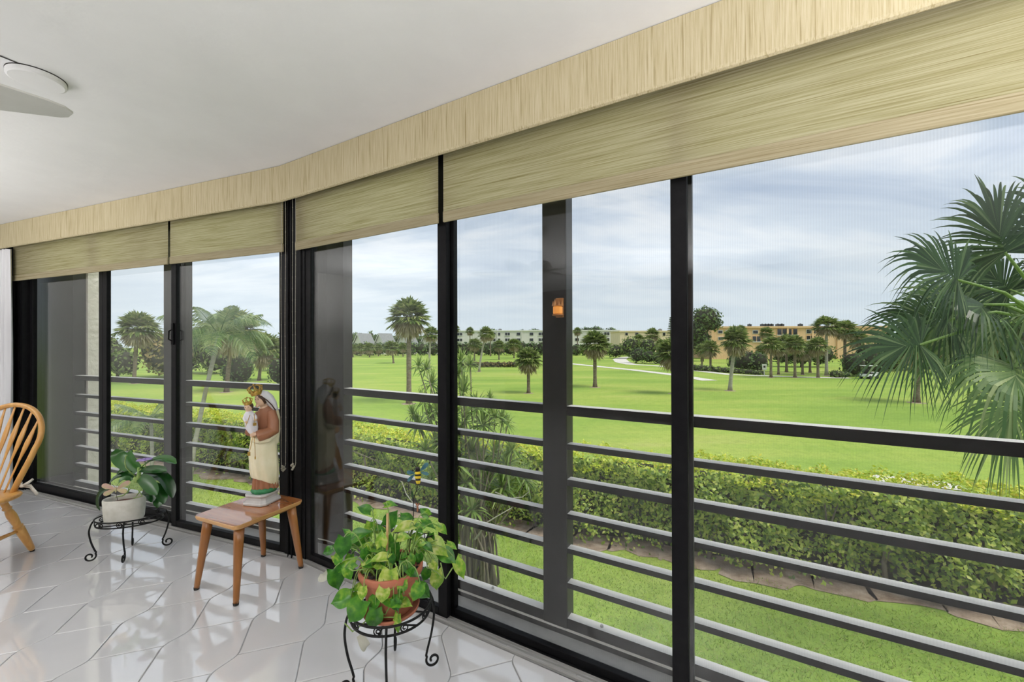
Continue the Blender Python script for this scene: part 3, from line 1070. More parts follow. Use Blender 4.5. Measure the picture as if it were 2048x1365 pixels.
# tie-on pad
pad = thing('chair_pad', 'cream tie-on seat pad with cotton ties on the oak chair', 'cushion', (-3.222, 2.385, 0), math.radians(6))
m = MB()
n = 28
for_r = [(.60, SZ + .003), (.86, SZ + .005), (.93, SZ + .018), (.86, SZ + .034), (.5, SZ + .042), (.12, SZ + .038)]
po = [(.185 * math.copysign(abs(math.cos(2 * PI * i / n)) ** .7, math.cos(2 * PI * i / n)), .165 * math.copysign(abs(math.sin(2 * PI * i / n)) ** .7, math.sin(2 * PI * i / n)) - .035) for i in range(n)]
m._add([(x * k, y * k, z) for k, z in for_r for x, y in po], [(r * n + i, r * n + (i + 1) % n, (r + 1) * n + (i + 1) % n, (r + 1) * n + i) for r in range(len(for_r) - 1) for i in range(n)] + [tuple(range(n - 1, -1, -1)), tuple((len(for_r) - 1) * n + i for i in range(n))])
m.build('pad', M_PAPER, pad, smooth=True)
for sx in (-1, 1):
    m = MB()
    b0 = recline(sx * .152, .035)
    kn = b0 + Vector((sx * .026, .012, .0))
    m.tube([b0 + Vector((-sx * .012, .012, -.004)), b0 + Vector((sx * .012, .016, -.004)), kn], .005, 6, flat=(1.2, .5))
    m.ball(kn, (.013, .011, .011), 8, 6)
    m.tube([kn, kn + Vector((sx * .035, .015, .026)), kn + Vector((sx * .052, .01, .038)), kn + Vector((sx * .045, -.01, .020)), kn], .005, 6, flat=(1.3, .5))
    m.tube([kn, kn + Vector((sx * .028, .02, -.004)), kn + Vector((sx * .045, .02, -.030)), kn + Vector((sx * .060, .03, -.062))], .005, 6, flat=(1.4, .5))
    m.tube([kn, kn + Vector((sx * .020, .03, -.02)), kn + Vector((sx * .045, .03, -.05)), kn + Vector((sx * .048, .04, -.072))], .005, 6, flat=(1.4, .5))
    m.tube([kn, kn + Vector((-sx * .018, .02, .016)), kn + Vector((-sx * .022, .01, .030)), kn + Vector((-sx * .006, 0, .012)), kn], .005, 6, flat=(1.3, .5))
    m.build('tie', M_PAPER, pad, smooth=True)

# ------------------------------------------------------------------ acacia bench table
bt = thing('bench_table', 'small acacia wood table with splayed tapering legs under the statue', 'side table', (-1.502, 2.382, 0), math.radians(66))
TX, TY, TZ = .204, .180, .408


def round_rect(x, y, r, n=6):
    pts = []
    for cx, cy, a0 in ((x - r, y - r, 0), (-x + r, y - r, 90), (-x + r, -y + r, 180), (x - r, -y + r, 270)):
        for i in range(n + 1):
            a = math.radians(a0 + 90 * i / n)
            pts.append((cx + r * math.cos(a), cy + r * math.sin(a)))
    return pts


m = MB()
rr = round_rect(TX, TY, .028)
n = len(rr)
rings = [(-.012, TZ - .026, 0), (-.004, TZ - .020, 0), (-.004, TZ - .014, 0), (0, TZ - .012, 0), (0, TZ - .003, 0), (-.003, TZ, 0)]
vs = []
for d, z, _ in rings:
    for x, y in rr:
        k = math.hypot(x, y)
        vs.append((x * (1 + d / k), y * (1 + d / k), z))
fs = [(r * n + i, r * n + (i + 1) % n, (r + 1) * n + (i + 1) % n, (r + 1) * n + i) for r in range(len(rings) - 1) for i in range(n)]
m._add(vs, fs + [tuple(range(n - 1, -1, -1))])
m.mi = 1
m._add([vs[(len(rings) - 1) * n + i] for i in range(n)], [tuple(range(n))])
m.build('tabletop', [M_EDGE, M_ACACIA], bt)
ap = MB().box(-TX + .035, TX - .035, -TY + .05, -TY + .068, TZ - .048, TZ - .024).box(-TX + .035, TX - .035, TY - .068, TY - .05, TZ - .048, TZ - .024)
ap.build('apron', M_ACACIA_LEG, bt)
for sx in (-1, 1):
    for sy in (-1, 1):
        top = Vector((sx * (TX - .052), sy * (TY - .048), TZ - .026)); ft = Vector((sx * (TX - .012), sy * (TY - .012), .010))
        d = (top - ft).normalized()
        m = MB()
        pts = [ft, ft.lerp(top, .05), ft.lerp(top, .75), ft.lerp(top, 1)]
        m.tube(pts, [.0150, .0165, .027, .0295], 10, flat=(1.0, .82))
        lg = m.build('leg', M_ACACIA_LEG, bt, smooth=True)
        MB().lathe([(.013, -.010), (.0145, .003)], ft, 12).build('foot_pad', M_RUBBER, lg)

# ------------------------------------------------------------------ plant stands of bent iron
def spiral(c, ex, ez, r0, turns, a0, n=26, inner=.22, sgn=1):
    out = []
    for i in range(n + 1):
        f = i / n
        a = a0 + sgn * turns * 2 * PI * f
        r = r0 * (1 - (1 - inner) * f)
        out.append(c + ex * (r * math.cos(a)) + ez * (r * math.sin(a)))
    return out


def plant_stand(name, label, loc, rx, ry, zr, feet_dir, rotz):
    g = thing(name, label, 'plant stand', loc, rotz, group='wrought iron plant stands')
    ring = lambda k, z, nn=48: [Vector((rx * k * math.cos(2 * PI * i / nn), ry * k * math.sin(2 * PI * i / nn), z)) for i in range(nn)]
    MB().tube(ring(1, zr), .0045, 8, closed=True).build('upper_ring', M_IRON, g, smooth=True)
    MB().tube(ring(.96, zr - .036), .0045, 8, closed=True).build('lower_ring', M_IRON, g, smooth=True)
    m = MB()
    for k in (-.55, 0, .55):
        y = ry * k * .96; x = rx * .96 * math.sqrt(1 - k * k)
        m.tube([(-x, y, zr - .036), (x, y, zr - .036)], .0036, 6)
    m.tube([(0, -ry * .96, zr - .034), (0, ry * .96, zr - .034)], .0036, 6)
    m.build('cross_bars', M_IRON, g, smooth=True)
    nsc = 10
    for i in range(nsc):
        a = 2 * PI * (i + .5) / nsc
        c = Vector((rx * .98 * math.cos(a), ry * .98 * math.sin(a), zr - .018))
        ex = Vector((-rx * math.sin(a), ry * math.cos(a), 0)).normalized()
        MB().tube(spiral(c, ex, Vector((0, 0, 1)), .0175, 1.6, PI * .5), .0026, 6).build('scroll', M_IRON, g, smooth=True)
    for a in feet_dir:
        d = Vector((math.cos(a), math.sin(a), 0))
        e = Vector((rx * math.cos(a), ry * math.sin(a), 0))
        R0 = e.length
        up = Vector((0, 0, 1))
        at_ = lambda r, z: d * r + up * z
        pts = [at_(R0 * .99, zr - .002), at_(R0 + .010, zr - .03), at_(R0 + .016, zr * .72), at_(R0 + .006, zr * .48), at_(R0 - .010, zr * .28), at_(R0 - .018, .055)]
        # smooth curve into the scroll foot
        fine = []
        for i in range(len(pts) - 1):
            p0 = pts[max(0, i - 1)]; p1 = pts[i]; p2 = pts[i + 1]; p3 = pts[min(len(pts) - 1, i + 2)]
            for k in range(6):
                t_ = k / 6
                fine.append(.5 * ((2 * p1) + (-p0 + p2) * t_ + (2 * p0 - 5 * p1 + 4 * p2 - p3) * t_ ** 2 + (-p0 + 3 * p1 - 3 * p2 + p3) * t_ ** 3))
        c = at_(R0 - .018 + .030, .0345)
        fine += spiral(c, d, up, .030, 1.18, math.radians(150), n=30, inner=.30)
        MB().tube(fine, .0048, 8).build('leg', M_IRON, g, smooth=True)
    return g


# ------------------------------------------------------------------ oval pot with moth orchid, left stand
plant_stand('plant_stand', 'black iron stand with curled feet carrying the orchid pot', (-2.447, 2.655, 0), .180, .112, .250, [math.radians(q) for q in (195, 282, 112, 18)], math.radians(16))
op = thing('potted_orchid', 'green leaved orchid in an oval cream stone pot by the windows', 'potted plant', (-2.478, 2.648, .218), math.radians(16))
m = MB()
n = 40
pr = [(.60, 0), (.86, .004), (.93, .02), (.97, .075), (1.0, .142), (.985, .150), (.93, .150), (.90, .140), (.88, .115)]
vs = []
for k, z in pr:
    for i in range(n):
        a = 2 * PI * i / n
        sq = (abs(math.cos(a)) ** 3 + abs(math.sin(a)) ** 3) ** (-1 / 3)
        lift = 0
        vs.append((.108 * k * math.cos(a) * (sq * .5 + .5), .072 * k * math.sin(a) * (sq * .5 + .5), z))
m._add(vs, [(r * n + i, r * n + (i + 1) % n, (r + 1) * n + (i + 1) % n, (r + 1) * n + i) for r in range(len(pr) - 1) for i in range(n)] + [tuple(range(n - 1, -1, -1))])
m.build('pot', M_STONEPOT, op, smooth=True)
m = MB().lathe([(.094, .118), (.06, .128), (0, .132)], (0, 0, 0), 28, sx=1, sy=.64)
m.build('bark_mix', M_BARKPOT, op, smooth=True)


def world_child(o, parent):
    """parent a piece built in world coordinates without moving it"""
    o.parent = parent
    o.matrix_parent_inverse = (Matrix.Translation(parent.location) @ parent.rotation_euler.to_matrix().to_4x4()).inverted()
    return o


def strap_leaf(base, tip, bow, width, face, n=10, tipw=.5, name='leaf', mat=None, thick=.0016):
    """long leathery leaf: from base to tip bowing by the vector bow, blade turned towards face"""
    base, tip, bow, face = Vector(base), Vector(tip), Vector(bow), Vector(face)
    cen = [base.lerp(tip, i / n) + bow * (4 * (i / n) * (1 - i / n)) for i in range(n + 1)]
    vs, fs = [], []
    W = 5
    for i, c in enumerate(cen):
        tdir = (cen[min(i + 1, n)] - cen[max(i - 1, 0)]).normalized()
        side = tdir.cross(face).normalized()
        nrm = side.cross(tdir).normalized()
        f = i / n
        wd = width * (.28 + .72 * math.sin(PI * min(1, f * .62 + .16)) ** 1.1) * (1 if f < .8 else max(.05, math.sqrt(max(0, 1 - ((f - .8) / .205) ** 2))))
        for k in range(W):
            u = (k / (W - 1)) * 2 - 1
            vs.append(c + side * (u * wd * .5) + nrm * (abs(u) ** 1.4 * wd * .17))
    for i in range(n):
        for k in range(W - 1):
            fs.append((i * W + k, i * W + k + 1, (i + 1) * W + k + 1, (i + 1) * W + k))
    return MB()._add(vs, fs), cen


oy = 2.64
OX = lambda x, y: (170 + x / 4.875, 870 + y / 4.875)


def op_pt(x, y, Y):
    return atY(*OX(x, y), Y)


toC = Vector((.62, -.72, .25)).normalized()
orch = [((520, 350), (385, 160), 2.66, 2.70, .115, (-.045, .0, .02), (.5, -.8, .0)),
        ((545, 330), (888, 285), 2.64, 2.60, .062, (0, 0, .045), (.1, -.35, .9)),
        ((545, 345), (800, 352), 2.62, 2.55, .052, (0, 0, .005), (.2, -.75, .6)),
        ((560, 385), (855, 615), 2.64, 2.58, .066, (.03, 0, .055), (.45, -.5, .7)),
        ((540, 420), (700, 590), 2.60, 2.52, .072, (.0, 0, .02), (.35, -.85, .4)),
        ((600, 500), (770, 672), 2.62, 2.56, .062, (.02, 0, .03), (.5, -.7, .5)),
        ((480, 350), (300, 425), 2.66, 2.66, .070, (0, 0, .03), (-.1, -.5, .85)),
        ((470, 420), (235, 480), 2.64, 2.60, .052, (0, 0, .03), (-.1, -.45, .9)),
        ((560, 560), (650, 660), 2.66, 2.60, .050, (.02, 0, .02), (.5, -.7, .4)),
        ((640, 590), (705, 712), 2.66, 2.62, .052, (.02, 0, .02), (.6, -.7, .3)),
        ((230, 520), (150, 740), 2.72, 2.72, .060, (-.03, 0, .02), (-.5, -.8, .3)),
        ((450, 450), (330, 470), 2.60, 2.57, .04, (0, 0, .02), (0, -.5, .85))]
for (b_, t_, Yb, Yt, wd, bow_, fc) in orch:
    mb, _ = strap_leaf(op_pt(*b_, Yb), op_pt(*t_, Yt), bow_, wd, fc)
    world_child(mb.build('leaf', M_ORCHID, smooth=True), op)
m = MB().tube([op_pt(500, 470, 2.62), op_pt(520, 420, 2.63), op_pt(530, 360, 2.64), op_pt(520, 320, 2.65)], [.014, .012, .010, .006], 8)
world_child(m.build('stem', M_STEM, smooth=True), op)
m = MB().tube([op_pt(495, 410, 2.62), op_pt(440, 365, 2.6), op_pt(400, 320, 2.59), op_pt(388, 270, 2.58), op_pt(398, 215, 2.58), op_pt(408, 200, 2.58)], [.0035, .0033, .003, .003, .0028, .004], 6)
world_child(m.build('flower_spike', M_STEM, smooth=True), op)
m = MB()
for p_ in ([(520, 540), (560, 600), (470, 620)], [(450, 520), (380, 590), (300, 610)], [(560, 520), (530, 560), (500, 600)], [(430, 500), (420, 560), (360, 600)]):
    m.tube([op_pt(x, y, 2.60) for x, y in p_], .003, 6)
world_child(m.build('air_roots', M_STEM, smooth=True), op)
# violet flower on the orchid
c = op_pt(580, 247, 2.60)
m = MB()
for k in range(6):
    a = 2 * PI * k / 6
    d = Vector((math.cos(a), math.sin(a), .12))
    m.ball(c + d * .024, (.019, .019, .004), 10, 6)
m.ball(c + Vector((0, 0, .004)), .008, 8, 6)
world_child(m.build('violet_flower', M_PURPLE, smooth=True), op)
m = MB().tube([c, c + Vector((0, .01, -.05)), op_pt(545, 330, 2.64)], .0022, 6)
world_child(m.build('flower_stalk', M_STEM, smooth=True), op)

# butterfly pick stuck in the orchid pot
bp_ = op_pt(300, 535, 2.545)
bf = thing('butterfly_pick', 'pink and green butterfly ornament stuck in the orchid pot', 'ornament', bp_, math.radians(30))


def wing(pts, mat, name, parent, th=.0015):
    n_ = len(pts)
    m_ = MB()
    c_ = sum((Vector(p) for p in pts), Vector()) / n_
    nrm_ = (Vector(pts[0]) - c_).cross(Vector(pts[n_ // 3]) - c_).normalized() * th
    m_._add([Vector(p) - nrm_ for p in pts] + [Vector(p) + nrm_ for p in pts], [tuple(range(n_ - 1, -1, -1)), tuple(range(n_, 2 * n_))] + [(i, (i + 1) % n_, n_ + (i + 1) % n_, n_ + i) for i in range(n_)])
    return m_.build(name, mat, parent)


def lobe(c0, c1, wd, up=Vector((0, 0, 1)), n_=14):
    c0, c1 = Vector(c0), Vector(c1)
    d = c1 - c0
    s = d.cross(up).normalized().cross(d).normalized() if d.cross(up).length > 1e-6 else Vector((1, 0, 0))
    out = []
    for i in range(n_):
        a = 2 * PI * i / n_
        f = .5 - .5 * math.cos(a)
        out.append(c0 + d * f + s * (wd * math.sin(a) * (.35 + .65 * f)))
    return out


for sx in (-1, 1):
    wing(lobe((sx * .003, 0, .004), (sx * .066, .012, .036), .022), M_PETAL, 'wing', bf)
    wing(lobe((sx * .003, 0, 0), (sx * .054, -.010, -.020), .020), M_PETAL, 'wing', bf)
    MB().tube([(sx * .002, -.004, .014), (sx * .010, -.008, .032), (sx * .016, -.01, .040)], .0010, 5).build('antenna', M_LINE, bf)
MB().ball((0, 0, 0), (.0055, .006, .020), 10, 8).build('body', M_PETAL, bf, smooth=True)
MB().tube([(0, 0, -.018), (.004, .02, -.075)], .0014, 5).build('pick', M_LINE, bf)
# ------------------------------------------------------------------ painted statue of a crowned mother and child
ST = Vector((-1.486, 2.4625, .408))
st = thing('religious_statue', 'painted statue of a crowned veiled woman holding a crowned child, on the bench table', 'statue', ST, math.radians(31))


def zone_mat(name, base, zones):
    """painted plaster: base colour, other colours inside the given balls (centre, radius, colour) of the piece itself"""
    m, t, b = principled(name, base, .38)
    tcn = t.add('ShaderNodeTexCoord')
    last = None
    for c, r, colr in zones:
        vd = t.add('ShaderNodeVectorMath', operation='DISTANCE')
        t.link(tcn.outputs['Object'], vd.inputs[0]); vd.inputs[1].default_value = c
        lt = t.math('LESS_THAN', vd.outputs['Value'], r)
        mx = t.add('ShaderNodeMix', data_type='RGBA')
        t.link(lt, mx.inputs['Factor'])
        if last is None:
            mx.inputs[6].default_value = (*base, 1)
        else:
            t.link(last, mx.inputs[6])
        mx.inputs[7].default_value = (*colr, 1)
        last = mx.outputs[2]
    t.link(last, b.inputs['Base Color'])
    return m


def cast(mb, name, mat, parent, voxel=.0035, smooth=6):
    o = mb.build(name, mat, parent, smooth=True)
    r = o.modifiers.new('remesh', 'REMESH')
    r.mode, r.voxel_size, r.use_smooth_shade = 'VOXEL', voxel, True
    if smooth:
        s = o.modifiers.new('smooth', 'SMOOTH')
        s.factor, s.iterations = .5, smooth
    return o


SKINC = (.73, .50, .34)
# plinth: a chamfered square with a moulded side, one corner towards the room
def chamfer_sq(h, c):
    return [(h, -h + c), (h, h - c), (h - c, h), (-h + c, h), (-h, h - c), (-h, -h + c), (-h + c, -h), (h - c, -h)]


m = MB()
ang = math.radians(-42)
vs = []
pr = [(.074, 0), (.078, .003), (.078, .012), (.072, .018), (.066, .030), (.064, .044), (.069, .050), (.070, .058), (.067, .061)]
for h, z in pr:
    for x, y in chamfer_sq(h, .020 * h / .078):
        vs.append((x * math.cos(ang) - y * math.sin(ang), x * math.sin(ang) + y * math.cos(ang), z))
m._add(vs, [(r * 8 + i, r * 8 + (i + 1) % 8, (r + 1) * 8 + (i + 1) % 8, (r + 1) * 8 + i) for r in range(len(pr) - 1) for i in range(8)] + [tuple(range(7, -1, -1)), tuple((len(pr) - 1) * 8 + i for i in range(8))])
m.build('plinth', M_GREY, st, bevel=.0015)
m = MB()
for k in range(16):
    a = 2 * PI * k / 16
    m.ball((.010 + .048 * math.cos(a), .044 * math.sin(a), .074), (.023, .023, .018), 12, 8)
m.ball((.008, 0, .068), (.060, .055, .018), 16, 8)
cast(m, 'ground_mound', M_GREEN, st, .004, 3)

# the figure itself: skirt, trunk, sleeves, neck and head in one body
HEAD = Vector((-.006, -.012, .606))
m = MB()


def rings_to(mb, levels, seg=48, fold=0.0, nf=14, ph=0.0):
    """levels: (z, cx, cy, rx, ry, fold)"""
    vs = []
    for z, cx, cy, rx, ry, fo in levels:
        for k in range(seg):
            a = 2 * PI * k / seg
            w_ = 1 + fo * math.sin(nf * a + ph + 1.7 * math.sin(2 * a))
            vs.append((cx + rx * w_ * math.cos(a), cy + ry * w_ * math.sin(a), z))
    n_ = len(levels)
    mb._add(vs, [(i * seg + k, i * seg + (k + 1) % seg, (i + 1) * seg + (k + 1) % seg, (i + 1) * seg + k) for i in range(n_ - 1) for k in range(seg)] + [tuple(range(seg - 1, -1, -1)), tuple((n_ - 1) * seg + k for k in range(seg))])
    return mb


rings_to(m, [(.074, .016, 0, .070, .056, .05), (.10, .014, 0, .064, .052, .07), (.16, .010, 0, .056, .047, .06), (.24, .009, 0, .054, .045, .04), (.34, .010, 0, .052, .044, .02),
             (.42, .016, 0, .054, .043, .01), (.49, .022, 0, .054, .040, .0), (.535, .022, 0, .048, .036, 0), (.560, .016, -.002, .030, .028, 0), (.572, .010, -.005, .018, .018, 0)], 96, nf=17)
m.tube([(.012, -.004, .555), (.004, -.008, .59)], [.017, .017], 12)
Mh = Matrix.Rotation(math.radians(-24), 4, 'Y')
m.ball(HEAD, (.031, .034, .041), 20, 14, Mh)
m.ball(HEAD + Vector((-.024, -.018, -.004)), (.007, .006, .010), 10, 8, Mh)          # nose
m.ball(HEAD + Vector((-.019, -.012, -.033)), (.011, .011, .010), 10, 8)               # chin
m.ball(HEAD + Vector((-.021, -.016, -.020)), (.006, .006, .004), 8, 6)                # lips
# near arm: shoulder, elbow, wide cuff held across the waist
m.tube([(.044, -.018, .535), (.056, -.042, .48), (.054, -.058, .425), (.030, -.070, .418), (-.006, -.074, .410), (-.024, -.074, .404)], [.026, .031, .034, .032, .034, .032], 14)
# far arm under the child
m.tube([(-.012, .0, .53), (-.040, -.015, .47), (-.060, -.03, .43), (-.066, -.05, .425)], [.024, .026, .026, .022], 12)
m.ball((-.036, -.080, .418), (.014, .012, .010), 10, 8)                                # hand
for k in range(4):
    m.tube([(-.036, -.084, .424 - k * .006), (-.052, -.088, .426 - k * .006), (-.060, -.084, .424 - k * .006)], [.0042, .004, .0034], 6)
m.tube([(-.036, -.082, .426), (-.046, -.086, .436)], [.004, .0035], 6)
M_BODY = zone_mat('statue_body_paint', (.345, .145, .072), [((HEAD.x, HEAD.y, HEAD.z), .052, SKINC), ((-.047, -.084, .420), .019, SKINC)])
body = cast(m, 'body', M_BODY, st, .0032, 4)
# eyes and brows
m = MB()
for dx, dy in ((-.027, -.020), (-.014, -.031)):
    m.ball(HEAD + Vector((dx, dy, .007)), (.0034, .0034, .0022), 8, 6)
    m.tube([HEAD + Vector((dx - .004, dy - .001, .014)), HEAD + Vector((dx + .001, dy - .003, .016)), HEAD + Vector((dx + .007, dy, .013))], .0010, 5)
m.build('eyes', M_HAIR, st)
m = MB()
m.ball(HEAD + Vector((.008, .008, .008)), (.033, .033, .040), 16, 12, Mh)
m.tube([HEAD + Vector((-.012, -.030, .028)), HEAD + Vector((.010, -.032, .010)), HEAD + Vector((.022, -.024, -.018))], [.006, .008, .007], 8)
m.build('hair', M_HAIR, st, smooth=True)

# cream mantle: heavy fall with a slanting hem, drawn up over the far shoulder at the back
m = MB()
seg = 120
lv = 16
vs = []
for i in range(lv + 1):
    f = i / lv
    for k in range(seg):
        a = 2 * PI * k / seg
        zb = .118 - .036 * math.cos(a) - .014 * math.sin(a)
        zt = .405 + .018 * math.cos(a) + .012 * math.sin(2 * a)
        z = zb + (zt - zb) * f
        bulge = .064 + .010 * math.sin(PI * min(1, f * 1.1)) - .004 * f
        fo = .055 * math.exp(-((f - .25) / .35) ** 2) * math.sin(9 * a + 3.5 * f + 1.5 * math.sin(3 * a)) + .03 * math.sin(5 * a - 5 * f + 1)
        cx = .010 - .006 * f
        vs.append((cx + (bulge + .004) * (1 + fo) * math.cos(a), (bulge * .86) * (1 + fo) * math.sin(a), z))
m._add(vs, [(i * seg + k, i * seg + (k + 1) % seg, (i + 1) * seg + (k + 1) % seg, (i + 1) * seg + k) for i in range(lv) for k in range(seg)] + [tuple(range(seg - 1, -1, -1)), tuple(lv * seg + k for k in range(seg))])
m.tube([(.056, .010, .34), (.066, .008, .42), (.068, .006, .49), (.060, .006, .54), (.046, .006, .585)], [.032, .029, .026, .024, .020], 16)
m.tube([(-.050, -.030, .385), (-.010, -.062, .375), (.030, -.066, .378), (.062, -.045, .40), (.070, -.01, .43)], [.016, .018, .018, .018, .016], 12)
cast(m, 'mantle', M_CREAM, st, .0032, 3)
# white veil over the head and shoulder
m = MB()
m.ball(HEAD + Vector((.017, .014, .012)), (.036, .040, .046), 22, 16, Matrix.Rotation(math.radians(-32), 4, 'Y'))
m.tube([HEAD + Vector((.014, .010, .034)), HEAD + Vector((.040, .006, .006)), HEAD + Vector((.060, .006, -.030)), HEAD + Vector((.073, .006, -.062)), HEAD + Vector((.076, .008, -.082))], [.026, .028, .024, .016, .006], 14)
m.tube([HEAD + Vector((.020, .030, .02)), HEAD + Vector((.038, .036, -.03)), HEAD + Vector((.046, .034, -.08))], [.028, .028, .022], 14)
cast(m, 'veil', M_WHITE, st, .0032, 4)
m = MB().tube([HEAD + Vector((-.022, -.030, .033)), HEAD + Vector((.004, -.034, .024)), HEAD + Vector((.030, -.030, .000)), HEAD + Vector((.054, -.022, -.030)), HEAD + Vector((.072, -.012, -.062)), HEAD + Vector((.079, -.004, -.086))], [.0022, .0026, .003, .003, .003, .002], 6)
m.build('veil_trim', M_LINE, st, smooth=True)


def crown(name, c, r, h, tilt, parent, npt=8):
    Mc = Matrix.Translation(c) @ Matrix.Rotation(tilt, 4, 'Y')
    g = MB()
    seg_ = 32
    rows_ = [(.92, 0), (1.0, .06), (.96, .16), (1.02, .24), (1.10, .40)]
    vs_ = [Mc @ Vector((r * k * math.cos(2 * PI * i / seg_), r * k * math.sin(2 * PI * i / seg_), h * z)) for k, z in rows_ for i in range(seg_)]
    g._add(vs_, [(j * seg_ + i, j * seg_ + (i + 1) % seg_, (j + 1) * seg_ + (i + 1) % seg_, (j + 1) * seg_ + i) for j in range(len(rows_) - 1) for i in range(seg_)])
    for k in range(npt):
        a = 2 * PI * k / npt
        e = Vector((math.cos(a), math.sin(a), 0)); tv = Vector((-e.y, e.x, 0))
        tip = e * (r * 1.22) + Vector((0, 0, h * .78))
        wd = r * .40
        p0, p1 = e * (r * 1.08) - tv * wd + Vector((0, 0, h * .36)), e * (r * 1.08) + tv * wd + Vector((0, 0, h * .36))
        g.tube([Mc @ p0, Mc @ (p0.lerp(tip, .5) + tv * wd * .15), Mc @ tip, Mc @ (p1.lerp(tip, .5) - tv * wd * .15), Mc @ p1], r * .085, 6)
        g.ball(Mc @ tip, r * .15, 8, 6)
        # bands closing over the top
        g.tube([Mc @ tip, Mc @ (e * (r * .80) + Vector((0, 0, h * .98))), Mc @ Vector((0, 0, h * 1.02))], r * .07, 6)
    g.ball(Mc @ Vector((0, 0, h * 1.10)), r * .18, 10, 8)
    o_ = g.build(name, M_GOLD, parent, smooth=True)
    so = o_.modifiers.new('solid', 'SOLIDIFY'); so.thickness = .0012
    return o_


crown('crown', (-.026, -.008, .637), .031, .058, math.radians(-16), st)

# the child on her arm
CH = Vector((-.068, -.040, .572))
m = MB()
rings_to(m, [(.405, -.036, -.060, .008, .008, 0), (.425, -.044, -.060, .022, .020, .05), (.455, -.052, -.056, .032, .026, .06), (.49, -.056, -.050, .031, .027, .05), (.52, -.060, -.046, .027, .025, .03), (.545, -.064, -.043, .020, .019, 0), (.556, -.066, -.041, .011, .011, 0)], 48, nf=7)
m.tube([(-.066, -.041, .55), CH + Vector((0, 0, -.012))], .009, 10)
m.ball(CH, (.0205, .021, .024), 16, 12)
m.ball(CH + Vector((-.008, -.020, -.003)), (.004, .004, .005), 8, 6)
m.tube([(-.050, -.050, .535), (-.034, -.066, .52), (-.030, -.074, .505)], [.010, .010, .008], 8)
m.tube([(-.080, -.046, .535), (-.088, -.056, .510), (-.080, -.072, .495)], [.010, .010, .008], 8)
for p in ((-.030, -.076, .500), (-.079, -.076, .491)):
    m.ball(p, (.006, .006, .007), 8, 6)
M_CHILD = zone_mat('statue_child_paint', (.76, .74, .77), [((CH.x, CH.y, CH.z), .0285, SKINC), ((-.030, -.077, .499), .009, SKINC), ((-.079, -.077, .490), .009, SKINC)])
cast(m, 'child', M_CHILD, st, .0028, 3)
m = MB().ball(CH + Vector((.003, .004, .005)), (.0225, .0225, .024), 14, 10)
m.build('child_hair', M_HAIR, st, smooth=True)
m = MB()
for dx in (-.014, -.001):
    m.ball(CH + Vector((dx, -.0195, .003)), .0022, 6, 5)
m.build('child_eyes', M_HAIR, st)
crown('child_crown', (CH.x - .002, CH.y + .001, CH.z + .014), .0205, .040, math.radians(-8), st, 7)
# scapular cords with their tags
for pts in ([(-.040, -.068, .535), (-.038, -.082, .50), (-.036, -.085, .485)], [(-.060, -.068, .530), (-.074, -.082, .49), (-.082, -.084, .468)],
            [(-.046, -.092, .412), (-.054, -.088, .36), (-.064, -.080, .320)], [(-.040, -.092, .412), (-.036, -.088, .35), (-.034, -.082, .29)]):
    MB().tube(pts, .0017, 6).build('scapular_cord', M_GOLD, st, smooth=True)
for bx6 in ((-.045, -.028, -.089, -.085, .470, .487), (-.072, -.058, -.084, -.079, .300, .322), (-.038, -.031, -.084, -.080, .276, .292)):
    MB().box(*bx6).build('scapular_tag', M_GOLD, st, bevel=.001)
# ------------------------------------------------------------------ pothos in terracotta on the right stand
SX, SY = -.487, 1.660
plant_stand('plant_stand', 'black iron stand with curled feet under the terracotta pot', (SX, SY, 0), .158, .150, .312, [math.radians(q) for q in (205, 282, 25, 102)], math.radians(-2))
pp = thing('potted_pothos', 'variegated green pothos trailing from a terracotta pot', 'potted plant', (SX, SY, .281), 0)
MB().lathe([(.0, 0), (.095, .0), (.108, .010), (.112, .022), (.106, .022), (.100, .010), (.0, .008)], (0, 0, 0), 36).build('saucer', M_TERRA, pp, smooth=True)
MB().lathe([(.0, .010), (.078, .010), (.084, .016), (.115, .148), (.116, .150), (.121, .152), (.124, .158), (.126, .176), (.123, .182), (.116, .182), (.112, .172)], (0, 0, 0), 40).build('pot', M_TERRA, pp, smooth=True)
m = MB()
for k in range(260):
    a = rnd.uniform(0, 2 * PI); r = .110 * math.sqrt(rnd.random())
    m.ball((r * math.cos(a), r * math.sin(a), .174 + rnd.uniform(-.004, .006)), rnd.uniform(.004, .009), 5, 4)
m.lathe([(.113, .166), (.06, .172), (0, .174)], (0, 0, 0), 24)
m.build('soil', M_SOIL, pp)
MB().tube([(-.012, -.02, .15), (-.010, -.01, .39)], .0052, 8).build('bamboo_stake', M_BAMBOO, pp, smooth=True)


def heart_mesh(name, mat, curl=.25, fold=.30, sharp=1.0):
    """a heart-shaped leaf one unit long: stalk end at the origin, tip along +x, face +z"""
    n = 12
    vs, fs = [], []
    W = 7
    for i in range(n + 1):
        f = i / n
        x = -.16 + 1.16 * f
        # half width of a heart
        wv = .40 * (math.sin(PI * min(1, (f * .92 + .10))) ** .8) * (1.0 if f < .5 else (1 - ((f - .5) / .5) ** 2 * .55 * sharp)) + .0
        if f > .999:
            wv = .006
        if f < .10:
            wv = .30
        for k in range(W):
            u = (k / (W - 1)) * 2 - 1
            xx = x
            if f < .14:
                xx = x + (.14 - f) * 1.25 * (1 - abs(u)) * 1.0       # notch at the stalk
            z = fold * abs(u) * wv * .8 - curl * (max(0, f - .25)) ** 2 + .02 * math.sin(7 * f + 3 * u)
            vs.append((xx, u * wv, z))
    for i in range(n):
        for k in range(W - 1):
            fs.append((i * W + k, (i + 1) * W + k, (i + 1) * W + k + 1, i * W + k + 1))
    return MB()._add(vs, fs).mesh(name, mat, smooth=True)


